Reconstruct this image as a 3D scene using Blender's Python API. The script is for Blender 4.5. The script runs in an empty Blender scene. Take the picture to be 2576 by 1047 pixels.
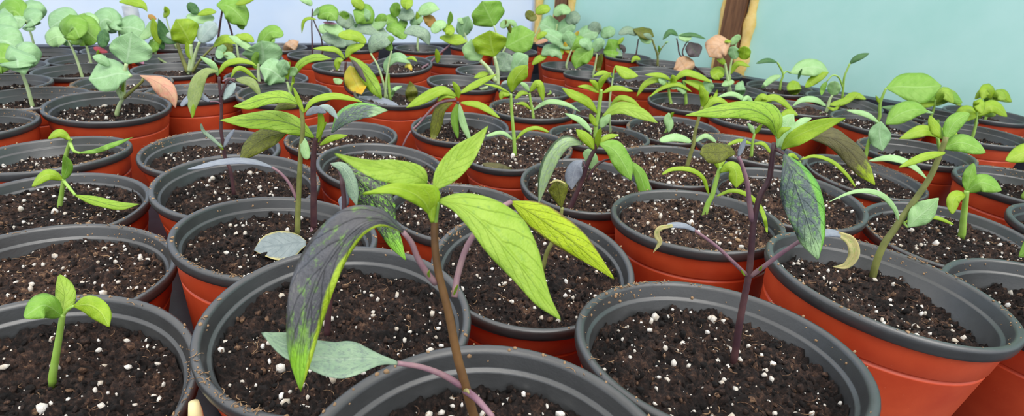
import bpy, math, random
import numpy as np
from mathutils import Vector, Matrix
random.seed(7); RNG = np.random.default_rng(7)
SC = bpy.context.scene
COL = SC.collection
S = 0.065                      # metres per pot radius: the layout below is in pot radii

# ------------------------------------------------------------------ camera, sky, light, exposure
FPX, PITCH, ROLL, CAMH = 1327.1, 0.3997, 0.0583, 2.5660
cp, sp = math.cos(PITCH), math.sin(PITCH)
cr, sr = math.cos(ROLL), math.sin(ROLL)
FV = np.array([0, cp, -sp]); r_ = np.array([1., 0, 0]); u_ = np.array([0, sp, cp])
RV = cr * r_ + sr * u_
UV = -sr * r_ + cr * u_
EYE = np.array([0, 0, CAMH])
cam = bpy.data.objects.new('camera', bpy.data.cameras.new('camera'))
COL.objects.link(cam)
M = Matrix([[RV[i], UV[i], -FV[i], EYE[i] * S] for i in range(3)] + [[0, 0, 0, 1]])
cam.matrix_world = M
cam.data.sensor_width = 36
cam.data.lens = 36 * FPX / 2576
cam.data.clip_start = 0.005
cam.data.clip_end = 50
cam.data.dof.use_dof = True
cam.data.dof.focus_distance = 4.2 * S
cam.data.dof.aperture_fstop = 26
SC.camera = cam

w = bpy.data.worlds.new('sky'); SC.world = w; w.use_nodes = True
nt = w.node_tree
bg = nt.nodes['Background']
tc = nt.nodes.new('ShaderNodeTexCoord'); sx = nt.nodes.new('ShaderNodeSeparateXYZ')
rp = nt.nodes.new('ShaderNodeValToRGB')
nt.links.new(tc.outputs['Generated'], sx.inputs[0]); nt.links.new(sx.outputs['Z'], rp.inputs[0])
nt.links.new(rp.outputs[0], bg.inputs['Color'])
rp.color_ramp.elements[0].color = (.50, .56, .64, 1); rp.color_ramp.elements[0].position = 0.0
rp.color_ramp.elements[1].color = (1, 1, 1, 1); rp.color_ramp.elements[1].position = .7
bg.inputs['Strength'].default_value = 1.45
sun = bpy.data.objects.new('sun', bpy.data.lights.new('sun', 'SUN')); COL.objects.link(sun)
sun.data.energy = 1.7; sun.data.angle = math.radians(50); sun.data.color = (1, .97, .92)
sun.rotation_euler = Vector((-.35, .55, -1)).to_track_quat('-Z', 'Y').to_euler()
SC.view_settings.view_transform = 'Standard'; SC.view_settings.look = 'None'
SC.view_settings.gamma = 1; SC.view_settings.use_curve_mapping = False
SC.view_settings.exposure = 0.27

# ------------------------------------------------------------------ helpers
def ray(x, y):
    return FV + (x - 1288) / FPX * RV - (y - 523.5) / FPX * UV
def atY(x, y, Y):              # the point at depth Y that the photo shows at x, y
    d = ray(x, y); return EYE + d * (Y / d[1])
def on_plane(x, y, c, n):
    d = ray(x, y); return EYE + d * (np.dot(c - EYE, n) / np.dot(d, n))
def lin(c):
    return tuple(((v / 255) / 12.92 if v / 255 <= .04045 else ((v / 255 + .055) / 1.055) ** 2.4) for v in c) + (1,)
def mesh_obj(name, V, F, mats, parent=None, mi=None, uv=None, smooth=True, origin=None, tone=None):
    o0 = np.zeros(3) if origin is None else origin
    me = bpy.data.meshes.new(name)
    V = (np.asarray(V, float) - o0) * S
    me.from_pydata(V.tolist(), [], [list(map(int, f)) for f in F])
    for m in (mats if isinstance(mats, (list, tuple)) else [mats]): me.materials.append(m)
    if mi is not None: me.polygons.foreach_set('material_index', np.asarray(mi, np.int32))
    if smooth is True: me.polygons.foreach_set('use_smooth', np.ones(len(me.polygons), bool))
    if uv is not None:
        l = me.uv_layers.new(name='UVMap')
        vi = np.empty(len(me.loops), np.int32); me.loops.foreach_get('vertex_index', vi)
        l.data.foreach_set('uv', np.asarray(uv, np.float32)[vi].ravel())
    if tone is not None:
        a = me.attributes.new('tone', 'FLOAT', 'POINT'); a.data.foreach_set('value', np.asarray(tone, np.float32))
    me.update()
    o = bpy.data.objects.new(name, me); COL.objects.link(o)
    if parent: o.parent = parent
    return o
def inst(name, me, parent, loc=None, rot=None):
    o = bpy.data.objects.new(name, me); COL.objects.link(o); o.parent = parent
    return o
def tag(o, label, cat, group=None, kind=None):
    o['label'] = label; o['category'] = cat
    if group: o['group'] = group
    if kind: o['kind'] = kind
    return o
def structure(o): o['kind'] = 'structure'; return o
def lathe(prof, n=72):
    a = np.linspace(0, 2 * np.pi, n, endpoint=False)
    V = np.array([[r * np.cos(t), r * np.sin(t), z] for r, z in prof for t in a])
    F = [(i * n + j, i * n + (j + 1) % n, (i + 1) * n + (j + 1) % n, (i + 1) * n + j) for i in range(len(prof) - 1) for j in range(n)]
    return V, F
def box(c, ax, ay, az):        # centre and three half-axis vectors
    c, ax, ay, az = map(lambda q: np.asarray(q, float), (c, ax, ay, az))
    V = [c + i * ax + j * ay + k * az for k in (-1, 1) for j in (-1, 1) for i in (-1, 1)]
    F = [(0, 2, 3, 1), (4, 5, 7, 6), (0, 1, 5, 4), (2, 6, 7, 3), (0, 4, 6, 2), (1, 3, 7, 5)]
    return V, F
def join(parts):
    V, F, k = [], [], 0
    for v, f in parts:
        V += [np.asarray(p) for p in v]; F += [[i + k for i in q] for q in f]; k += len(v)
    return V, F
def tilt_matrix(tx, ty):       # z axis -> (tx, ty, 1)
    z = np.array([tx, ty, 1.]); z /= np.linalg.norm(z)
    x = np.array([1., 0, 0]); x = x - z * x.dot(z); x /= np.linalg.norm(x)
    return np.stack([x, np.cross(z, x), z], 1)
def spline(P, n):              # Catmull-Rom through P (k x m), n samples evenly by length
    P = np.asarray(P, float)
    if len(P) == 2: P = np.array([P[0], (P[0] + P[1]) / 2, P[1]])
    Q = np.vstack([2 * P[0] - P[1], P, 2 * P[-1] - P[-2]])
    out = []
    for i in range(1, len(Q) - 2):
        for t in np.linspace(0, 1, 16, endpoint=False):
            a, b, c, d = Q[i - 1:i + 3]
            out.append(.5 * (2 * b + (c - a) * t + (2 * a - 5 * b + 4 * c - d) * t * t + (3 * b - a - 3 * c + d) * t ** 3))
    out.append(P[-1]); out = np.array(out)
    L = np.r_[0, np.cumsum(np.linalg.norm(np.diff(out[:, :2], axis=0), axis=1))]
    s = np.linspace(0, L[-1], n)
    return np.stack([np.interp(s, L, out[:, k]) for k in range(out.shape[1])], 1)
def tube(P, R, n=8):
    P = np.asarray(P, float); R = np.broadcast_to(R, len(P))
    T = np.gradient(P, axis=0); T /= np.linalg.norm(T, axis=1)[:, None] + 1e-12
    V, F = [], []
    up = np.array([.3, 1, .1])
    for p, t, r in zip(P, T, R):
        a = np.cross(t, up); a /= np.linalg.norm(a); b = np.cross(t, a)
        for k in range(n):
            q = 2 * np.pi * k / n; V.append(p + r * (a * np.cos(q) + b * np.sin(q)))
    for i in range(len(P) - 1):
        for k in range(n): F.append((i * n + k, i * n + (k + 1) % n, (i + 1) * n + (k + 1) % n, (i + 1) * n + k))
    F.append(tuple(range(n - 1, -1, -1))); F.append(tuple(range((len(P) - 1) * n, len(P) * n)))
    return V, F
def vnoise(x, y, seed):
    xi, yi = np.floor(x).astype(int), np.floor(y).astype(int); fx, fy = x - xi, y - yi
    def h(a, b):
        n = np.sin(a * 127.1 + b * 311.7 + seed * 74.7) * 43758.5453
        return n - np.floor(n)
    fx = fx * fx * (3 - 2 * fx); fy = fy * fy * (3 - 2 * fy)
    return (h(xi, yi) * (1 - fx) + h(xi + 1, yi) * fx) * (1 - fy) + (h(xi, yi + 1) * (1 - fx) + h(xi + 1, yi + 1) * fx) * fy - .5

# ------------------------------------------------------------------ materials
def new_mat(name):
    m = bpy.data.materials.new(name); m.use_nodes = True
    n = m.node_tree.nodes; return m, n, m.node_tree.links, n['Principled BSDF']
def N(n, t, **k):
    q = n.new(t)
    for a, b in k.items(): setattr(q, a, b)
    return q
def mixrgb(n, l, f, a, b, blend='MIX'):
    q = N(n, 'ShaderNodeMix', data_type='RGBA', blend_type=blend)
    for s, v in ((q.inputs[0], f), (q.inputs[6], a), (q.inputs[7], b)):
        if hasattr(v, 'is_output') or hasattr(v, 'links'): l.new(v, s)
        else: s.default_value = v
    return q.outputs[2]
def ramp(n, l, fac, stops):
    q = N(n, 'ShaderNodeValToRGB'); l.new(fac, q.inputs[0]); e = q.color_ramp.elements
    while len(e) < len(stops): e.new(.5)
    for i, (p, c) in enumerate(stops): e[i].position = p; e[i].color = c if len(c) == 4 else tuple(c) + (1,)
    return q.outputs[0]
def math_(n, l, op, a, b=None):
    q = N(n, 'ShaderNodeMath', operation=op)
    for s, v in zip(q.inputs, (a, b)):
        if v is None: continue
        if hasattr(v, 'links'): l.new(v, s)
        else: s.default_value = v
    return q.outputs[0]
def noise(n, l, vec, scale, detail=4, rough=.6):
    q = N(n, 'ShaderNodeTexNoise'); q.inputs['Scale'].default_value = scale
    q.inputs['Detail'].default_value = detail; q.inputs['Roughness'].default_value = rough
    if vec is not None: l.new(vec, q.inputs['Vector'])
    return q.outputs['Fac']
def objco(n): return N(n, 'ShaderNodeTexCoord').outputs['Object']
def plain(name, c1, c2=None, scale=40, rough=.5, bump=0, spec=.5, bscale=None):
    m, n, l, b = new_mat(name)
    co = objco(n)
    if c2:
        f = noise(n, l, co, scale)
        l.new(ramp(n, l, f, [(.35, lin(c1)), (.65, lin(c2))]), b.inputs['Base Color'])
    else: b.inputs['Base Color'].default_value = lin(c1)
    b.inputs['Roughness'].default_value = rough; b.inputs['Specular IOR Level'].default_value = spec
    if bump:
        q = N(n, 'ShaderNodeBump'); q.inputs['Strength'].default_value = bump; q.inputs['Distance'].default_value = .002
        l.new(noise(n, l, co, bscale or scale * 3, 5), q.inputs['Height']); l.new(q.outputs[0], b.inputs['Normal'])
    return m
def leaf_mat(name, c1, c2, vein, mott=None, amt=.5, mscale=7, rough=.42, tr=.32, trc=None, tip=None, edge=None, vamt=.5, strip=None, sside=1, coat=0, bumpk=.35):
    m, n, l, b = new_mat(name)
    uvn = N(n, 'ShaderNodeUVMap'); sep = N(n, 'ShaderNodeSeparateXYZ'); l.new(uvn.outputs[0], sep.inputs[0])
    u, v = sep.outputs[0], sep.outputs[1]
    side = math_(n, l, 'ABSOLUTE', math_(n, l, 'MULTIPLY', math_(n, l, 'SUBTRACT', v, .5), 2.0))
    mp = N(n, 'ShaderNodeMapping'); mp.inputs['Scale'].default_value = (3, 1.3, 1)
    obj = N(n, 'ShaderNodeObjectInfo'); l.new(uvn.outputs[0], mp.inputs[0])
    l.new(obj.outputs['Random'], mp.inputs['Location'])
    f = noise(n, l, mp.outputs[0], 3.0, 4)
    col = ramp(n, l, f, [(.3, lin(c1)), (.7, lin(c2))])
    warp = math_(n, l, 'MULTIPLY', math_(n, l, 'SUBTRACT', noise(n, l, mp.outputs[0], 4, 2), .5), .5)
    ph = math_(n, l, 'ADD', math_(n, l, 'SUBTRACT', math_(n, l, 'MULTIPLY', u, 6.0), math_(n, l, 'MULTIPLY', side, 2.1)), warp)
    fr = math_(n, l, 'ABSOLUTE', math_(n, l, 'SUBTRACT', math_(n, l, 'FRACT', ph), .5))
    lat = ramp(n, l, fr, [(0, (1, 1, 1)), (.07, (0, 0, 0))])
    rib = ramp(n, l, side, [(.03, (1, 1, 1)), (.09, (0, 0, 0))])
    vm = math_(n, l, 'MULTIPLY', math_(n, l, 'MAXIMUM', lat, rib), vamt)
    col = mixrgb(n, l, vm, col, lin(vein))
    if mott:
        mf = noise(n, l, mp.outputs[0], mscale, 9, .72)
        k = 1 - amt
        mm = ramp(n, l, mf, [(k - .10 if k > .1 else 0, (0, 0, 0)), (min(1, k + .06), (1, 1, 1))])
        col = mixrgb(n, l, mm, col, lin(mott))
    if tip:
        tf = ramp(n, l, math_(n, l, 'ADD', u, math_(n, l, 'MULTIPLY', math_(n, l, 'SUBTRACT', f, .5), .5)), [(.70, (0, 0, 0)), (.85, (1, 1, 1))])
        col = mixrgb(n, l, tf, col, lin(tip))
    if edge:
        ef = ramp(n, l, math_(n, l, 'ADD', side, math_(n, l, 'MULTIPLY', math_(n, l, 'SUBTRACT', f, .5), .3)), [(.82, (0, 0, 0)), (.95, (1, 1, 1))])
        col = mixrgb(n, l, ef, col, lin(edge))
    if strip:
        sf = ramp(n, l, math_(n, l, 'ADD', v if sside > 0 else math_(n, l, 'SUBTRACT', 1.0, v), math_(n, l, 'MULTIPLY', math_(n, l, 'SUBTRACT', f, .5), .12)), [(.80, (0, 0, 0)), (.86, (1, 1, 1))])
        col = mixrgb(n, l, sf, col, lin(strip))
    l.new(col, b.inputs['Base Color']); b.inputs['Roughness'].default_value = rough
    b.inputs['Specular IOR Level'].default_value = .45
    b.inputs['Coat Weight'].default_value = coat; b.inputs['Coat Roughness'].default_value = .22
    q = N(n, 'ShaderNodeBump'); q.inputs['Strength'].default_value = bumpk; q.inputs['Distance'].default_value = .0015
    q.invert = True
    hh = math_(n, l, 'ADD', math_(n, l, 'MAXIMUM', lat, rib), math_(n, l, 'MULTIPLY', noise(n, l, mp.outputs[0], 14, 3), .6))
    l.new(hh, q.inputs['Height']); l.new(q.outputs[0], b.inputs['Normal'])
    t = N(n, 'ShaderNodeBsdfTranslucent')
    l.new(mixrgb(n, l, .45, col, lin(trc or c2)), t.inputs[0])
    mx = N(n, 'ShaderNodeMixShader'); mx.inputs[0].default_value = tr
    l.new(b.outputs[0], mx.inputs[1]); l.new(t.outputs[0], mx.inputs[2])
    l.new(mx.outputs[0], n['Material Output'].inputs[0])
    return m
LM = dict(
 lime=leaf_mat('lime_leaf', (146, 184, 34), (172, 202, 56), (188, 214, 104)),
 light=leaf_mat('light_green_leaf', (152, 188, 56), (174, 204, 82), (138, 172, 54), mott=(128, 166, 74), amt=.36, mscale=9, vamt=.22, bumpk=.5, trc=(190, 226, 60)),
 limem=leaf_mat('lime_mottled_leaf', (142, 186, 44), (168, 202, 68), (60, 84, 40), mott=(58, 74, 46), amt=.34, mscale=9, vamt=.6),
 yell=leaf_mat('yellow_green_leaf', (170, 198, 22), (190, 212, 36), (120, 140, 44), mott=(116, 130, 52), amt=.37, mscale=11, edge=(130, 105, 60), bumpk=.5),
 green=leaf_mat('green_leaf', (122, 174, 52), (148, 194, 82), (170, 208, 120)),
 dgreen=leaf_mat('dark_green_leaf', (70, 118, 66), (98, 146, 86), (124, 168, 104)),
 pale=leaf_mat('pale_green_leaf', (166, 210, 138), (188, 224, 164), (202, 230, 180)),
 blue=leaf_mat('blue_green_leaf', (146, 190, 132), (172, 212, 160), (200, 228, 190)),
 white=leaf_mat('whitish_leaf', (182, 205, 200), (205, 222, 215), (215, 228, 225)),
 grey=leaf_mat('grey_leaf', (128, 136, 150), (152, 160, 170), (165, 172, 180), tr=.15),
 greyg=leaf_mat('grey_green_leaf', (132, 160, 132), (158, 184, 150), (172, 192, 164), mott=(116, 134, 124), amt=.42, mscale=9, tr=.18),
 greyd=leaf_mat('grey_dead_leaf', (122, 134, 136), (145, 155, 155), (110, 122, 125), edge=(205, 195, 130), tr=.12, rough=.6),
 dark=leaf_mat('dark_mottled_sheened_leaf', (126, 182, 40), (120, 165, 60), (84, 92, 74), mott=(84, 83, 86), amt=.60, mscale=4, tip=(140, 196, 42), rough=.32, tr=.15, strip=(168, 196, 40), sside=-1, coat=.5, bumpk=.7),  # real mottling, its grey raised to paint in the lilac sheen on top
 darkm=leaf_mat('dark_lime_flecked_leaf', (128, 190, 40), (110, 160, 50), (56, 62, 50), mott=(50, 54, 50), amt=.54, mscale=11, rough=.34, tr=.15, tip=(140, 200, 60), coat=.3, bumpk=.6),
 darkg=leaf_mat('dark_grey_leaf', (104, 156, 66), (128, 172, 92), (160, 196, 120), mott=(78, 92, 92), amt=.55, mscale=6, tip=(150, 186, 128), rough=.26, tr=.15, strip=(110, 178, 50), sside=-1, coat=.6, bumpk=.7),  # mottle grey also carries the surface sheen as colour
 sheen=leaf_mat('grey_sheened_leaf', (150, 182, 120), (172, 202, 140), (120, 150, 90), mott=(140, 160, 140), amt=.45, mscale=6, strip=(70, 92, 60), tr=.2),
 sage=leaf_mat('sage_leaf', (150, 172, 92), (176, 192, 122), (180, 196, 130), mott=(140, 160, 110), amt=.4),
 olive=leaf_mat('olive_leaf', (110, 116, 40), (142, 150, 48), (78, 82, 38), mott=(82, 84, 42), amt=.42, mscale=9),
 olived=leaf_mat('olive_brown_leaf', (88, 84, 46), (108, 104, 52), (72, 66, 44), tip=(165, 190, 30)),
 pink=leaf_mat('pink_leaf', (230, 160, 138), (220, 190, 150), (204, 152, 132)),
 peach=leaf_mat('peach_leaf', (218, 170, 122), (224, 192, 162), (192, 152, 122)),
 mauve=leaf_mat('mauve_leaf', (165, 110, 135), (185, 130, 150), (170, 120, 140)),
 red=leaf_mat('crimson_leaf', (165, 55, 70), (185, 80, 90), (170, 80, 90)),
 yellow=leaf_mat('yellow_leaf', (228, 206, 72), (210, 212, 84), (222, 206, 112), tip=(232, 184, 60)),
 tan=leaf_mat('dried_leaf', (205, 190, 125), (228, 216, 165), (170, 190, 95), mott=(150, 180, 85), amt=.4, mscale=3, rough=.7),
 purple=leaf_mat('purple_leaf', (78, 66, 72), (102, 88, 90), (90, 110, 80), tr=.15),
 orange=leaf_mat('orange_leaf', (196, 130, 60), (170, 150, 60), (180, 140, 80)),
)
SM = dict(
 brown=plain('brown_stem', (96, 68, 40), (122, 88, 50), 90, .5),
 purple=plain('purple_stem', (66, 42, 50), (92, 62, 62), 90, .45),
 mauve=plain('mauve_petiole', (128, 92, 108), (150, 118, 120), 90, .45),
 green=plain('green_stem', (140, 180, 70), (160, 196, 96), 90, .45),
 palestem=plain('pale_stem', (170, 196, 130), (190, 208, 160), 90, .45),
 olivestem=plain('olive_stem', (108, 112, 58), (136, 140, 76), 90, .5),
 tanstem=plain('dried_petiole', (190, 175, 130), (210, 196, 150), 90, .7),
)
def soil_mat():
    m, n, l, b = new_mat('potting_soil')
    at = N(n, 'ShaderNodeAttribute', attribute_name='tone'); co = objco(n)
    dr = N(n, 'ShaderNodeSeparateColor'); l.new(N(n, 'ShaderNodeObjectInfo').outputs['Color'], dr.inputs[0])
    f = noise(n, l, co, 620, 8, .8); g = noise(n, l, co, 75, 4, .65)
    x = math_(n, l, 'ADD', math_(n, l, 'MULTIPLY', f, 1.15), math_(n, l, 'ADD', math_(n, l, 'MULTIPLY', g, .55), math_(n, l, 'SUBTRACT', math_(n, l, 'ADD', at.outputs['Fac'], dr.outputs['Red']), .30)))
    c = ramp(n, l, x, [(.36, lin((13, 10, 10))), (.54, lin((38, 28, 25))), (.70, lin((74, 54, 45))), (.86, lin((122, 92, 72))), (1, lin((190, 155, 118)))])
    l.new(c, b.inputs['Base Color']); b.inputs['Roughness'].default_value = .8; b.inputs['Specular IOR Level'].default_value = .35
    q = N(n, 'ShaderNodeBump'); q.inputs['Strength'].default_value = 1; q.inputs['Distance'].default_value = .0012
    l.new(f, q.inputs['Height']); l.new(q.outputs[0], b.inputs['Normal'])
    return m
def terracotta():
    m, n, l, b = new_mat('terracotta_plastic'); co = objco(n)
    f = noise(n, l, co, 45, 5); g = noise(n, l, co, 900, 2)
    c = ramp(n, l, f, [(.3, lin((188, 66, 34))), (.7, lin((208, 84, 46)))])
    c = mixrgb(n, l, ramp(n, l, g, [(.70, (0, 0, 0)), (.80, (.35, .35, .35))]), c, lin((226, 150, 120)))
    l.new(c, b.inputs['Base Color']); b.inputs['Roughness'].default_value = .42
    return m
MAT = dict(
 soil=soil_mat(), terra=terracotta(),
 rim=plain('grey_plastic', (46, 47, 48), (56, 57, 58), 60, .36, .05, 1, 700),
 perl=plain('white_perlite', (196, 184, 166), (240, 238, 234), 160, .8, .5, .3, 900),
 tray=plain('black_tray_plastic', (40, 44, 52), (54, 58, 68), 30, .28, .1),
 teal=plain('teal_foam_board', (176, 226, 216), (188, 232, 224), 6, .75, .05),
 wood=None, foam=plain('yellow_spray_foam', (226, 190, 104), (238, 208, 136), 60, .8, .4),
 film=None, metal=plain('galvanised_metal', (160, 165, 172), (185, 190, 196), 50, .4),
 bench=plain('bench_boards', (96, 84, 70), (120, 104, 86), 20, .8),
 floor=plain('greenhouse_ground', (88, 80, 72), (112, 104, 96), 8, .95),
 cream=plain('cream_wood', (232, 218, 160), (242, 230, 182), 60, .6),
 dark=plain('dark_hole', (30, 30, 32)), flash=plain('grey_flashing', (176, 184, 192), (196, 202, 208), 20, .45),
)
def film_mat():
    m, n, l, b = new_mat('white_greenhouse_film'); co = objco(n)
    c = ramp(n, l, noise(n, l, co, 5, 3), [(.3, lin((222, 234, 248))), (.7, lin((234, 241, 250)))])
    l.new(c, b.inputs['Base Color']); b.inputs['Roughness'].default_value = .5
    t = N(n, 'ShaderNodeBsdfTranslucent'); l.new(c, t.inputs[0])
    mx = N(n, 'ShaderNodeMixShader'); mx.inputs[0].default_value = .6
    l.new(b.outputs[0], mx.inputs[1]); l.new(t.outputs[0], mx.inputs[2]); l.new(mx.outputs[0], n['Material Output'].inputs[0])
    return m
MAT['film'] = film_mat()
def wood_mat():
    m, n, l, b = new_mat('brown_stud_wood'); co = objco(n)
    mp = N(n, 'ShaderNodeMapping'); mp.inputs['Scale'].default_value = (60, 60, 4); l.new(co, mp.inputs[0])
    c = ramp(n, l, noise(n, l, mp.outputs[0], 3, 6), [(.3, lin((86, 56, 36))), (.6, lin((124, 86, 56))), (.8, lin((146, 106, 74)))])
    l.new(c, b.inputs['Base Color']); b.inputs['Roughness'].default_value = .75
    return m
MAT['wood'] = wood_mat()

# ------------------------------------------------------------------ the setting
FLOORZ, TRAYZ = -13.0, -1.86
NR, DR = np.array([0.7487, 0.6629, 0]), 20.377       # right-hand edge of the bench, along the teal wall
NB, DB = np.array([-0.5334, 0.8459, 0]), 24.534      # back edge of the bench, along the white film
TR, TB = np.array([NR[1], -NR[0], 0]), np.array([NB[1], -NB[0], 0])
ZV = np.array([0, 0, 1.])
def meet(a, da, b, db): return np.r_[np.linalg.solve(np.array([a[:2], b[:2]]), [da, db]), 0]
WR_, WB_ = DR + .75, DB + 1.3
corner = meet(NR, WR_, NB, WB_)
def wall(name, c0, t, n, length, mat, th=.25, z0=FLOORZ, z1=14):
    V, F = box(c0 + t * length / 2 + n * th / 2 + ZV * (z0 + z1) / 2, t * length / 2, n * th / 2, ZV * (z1 - z0) / 2)
    return structure(mesh_obj(name, V, F, mat, smooth=False))
wall('wall_right', corner, TR, NR, 36, MAT['teal'])
wall('wall_back', corner, -TB, NB, 40, MAT['film'], .05)
V, F = box([0, 10, FLOORZ - .5], [34, 0, 0], [0, 30, 0], [0, 0, .5]); structure(mesh_obj('floor', V, F, MAT['floor'], smooth=False))
def hit_wall(x, y, n, d):
    r = ray(x, y); return EYE + r * ((d - EYE @ n) / (r @ n))
def lumpy(P, r, seed, n=9):
    g = np.random.default_rng(seed); V, F = tube(P, r, n); V = np.array(V)
    for i in range(len(P)):
        V[i * n:(i + 1) * n] = P[i] + (V[i * n:(i + 1) * n] - P[i]) * (.75 + .5 * g.random() + (.5 if g.random() < .12 else 0))
    return V, F
for k, (px, py, hw) in enumerate([(1414, 60, .42), (1838, 110, .42)]):
    c = hit_wall(px, py, NR, WR_); c[2] = 0
    V, F = box(c - NR * .12 + ZV * .5, TR * hw, NR * .12, ZV * 13.5)
    st = structure(mesh_obj('trim_%d' % (k + 1), V, F, MAT['wood'], smooth=False))
    for s, rr in ((-1, .13), (1, .2)):
        zz = np.arange(-6, 12, .45)
        Pp = [c + TR * s * (hw + (.08 if s < 0 else .20)) - NR * .02 + ZV * z for z in zz]
        V, F = lumpy(np.array(Pp), rr, k * 3 + s + 5)
        o = mesh_obj('foam_bead', V, F, MAT['foam'], st); o['label'] = 'yellow expanding foam along the stud'
c = corner - (NR + NB) * .1
V, F = box(c - TB * .15 - NB * .05 + ZV * .5, TB * .13, NB * .06, ZV * 13.5)
st = structure(mesh_obj('trim_3', V, F, MAT['flash'], smooth=False))
Pp = [c + TR * .18 - NR * .03 + ZV * z for z in np.arange(-6, 12, .5)]
V, F = lumpy(np.array(Pp), .18, 31); o = mesh_obj('foam_bead', V, F, MAT['foam'], st); o['label'] = 'yellow foam at the wall corner'

# bench and tray
def extrude(poly, z0, z1):
    k = len(poly); V = [[x, y, z] for z in (z0, z1) for x, y in poly]
    F = [tuple(range(k - 1, -1, -1)), tuple(range(k, 2 * k))] + [(i, (i + 1) % k, k + (i + 1) % k, k + i) for i in range(k)]
    return V, F
def outline(off):
    a = meet(NR, DR + off, NB, DB + off)
    lx, rx = -19 - off, 17.5 + off
    b = (DB + off - NB[0] * lx) / NB[1]; e = (DR + off - NR[0] * rx) / NR[1]
    return [(lx, -.6 - off), (rx, -.6 - off), (rx, e), (a[0], a[1]), (lx, b)]
bench = bpy.data.objects.new('bench', None); COL.objects.link(bench)
bench.location = (0, 10 * S, FLOORZ * S); bo = np.array([0, 10, FLOORZ])
tag(bench, 'wooden greenhouse bench under the black tray of potted seedlings', 'bench')
V, F = extrude(outline(.2), TRAYZ - .75, TRAYZ - .084); mesh_obj('bench_top', V, F, MAT['bench'], bench, smooth=False, origin=bo)
for x, y in ((-17, 1), (15, 1), (.5, 26), (-16, 11), (14, 11)):
    V, F = box([x, y, (FLOORZ + TRAYZ - .75) / 2], [.5, 0, 0], [0, .5, 0], [0, 0, (TRAYZ - .75 - FLOORZ) / 2]); mesh_obj('leg', V, F, MAT['bench'], bench, smooth=False, origin=bo)
tray = bpy.data.objects.new('plant_tray', None); COL.objects.link(tray); to = np.array([0, 10, TRAYZ - .08]); tray.location = to * S
tag(tray, 'black plastic tray lining the bench beneath all the terracotta pots', 'tray')
V, F = extrude(outline(.15), TRAYZ - .08, TRAYZ); mesh_obj('tray_floor', V, F, MAT['tray'], tray, smooth=False, origin=to)
i_, o_ = outline(.02), outline(.15); f_ = outline(.28)
V, F = [], []
for ring, z in ((i_, TRAYZ), (i_, -.27), (f_, -.22), (f_, -.34), (o_, -.36), (o_, TRAYZ)): V += [[x, y, z] for x, y in ring]
F = [(a * 5 + j, a * 5 + (j + 1) % 5, (a + 1) * 5 + (j + 1) % 5, (a + 1) * 5 + j) for a in range(5) for j in range(5)]
mesh_obj('tray_lip', V, F, MAT['tray'], tray, smooth=False, origin=to)

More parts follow.
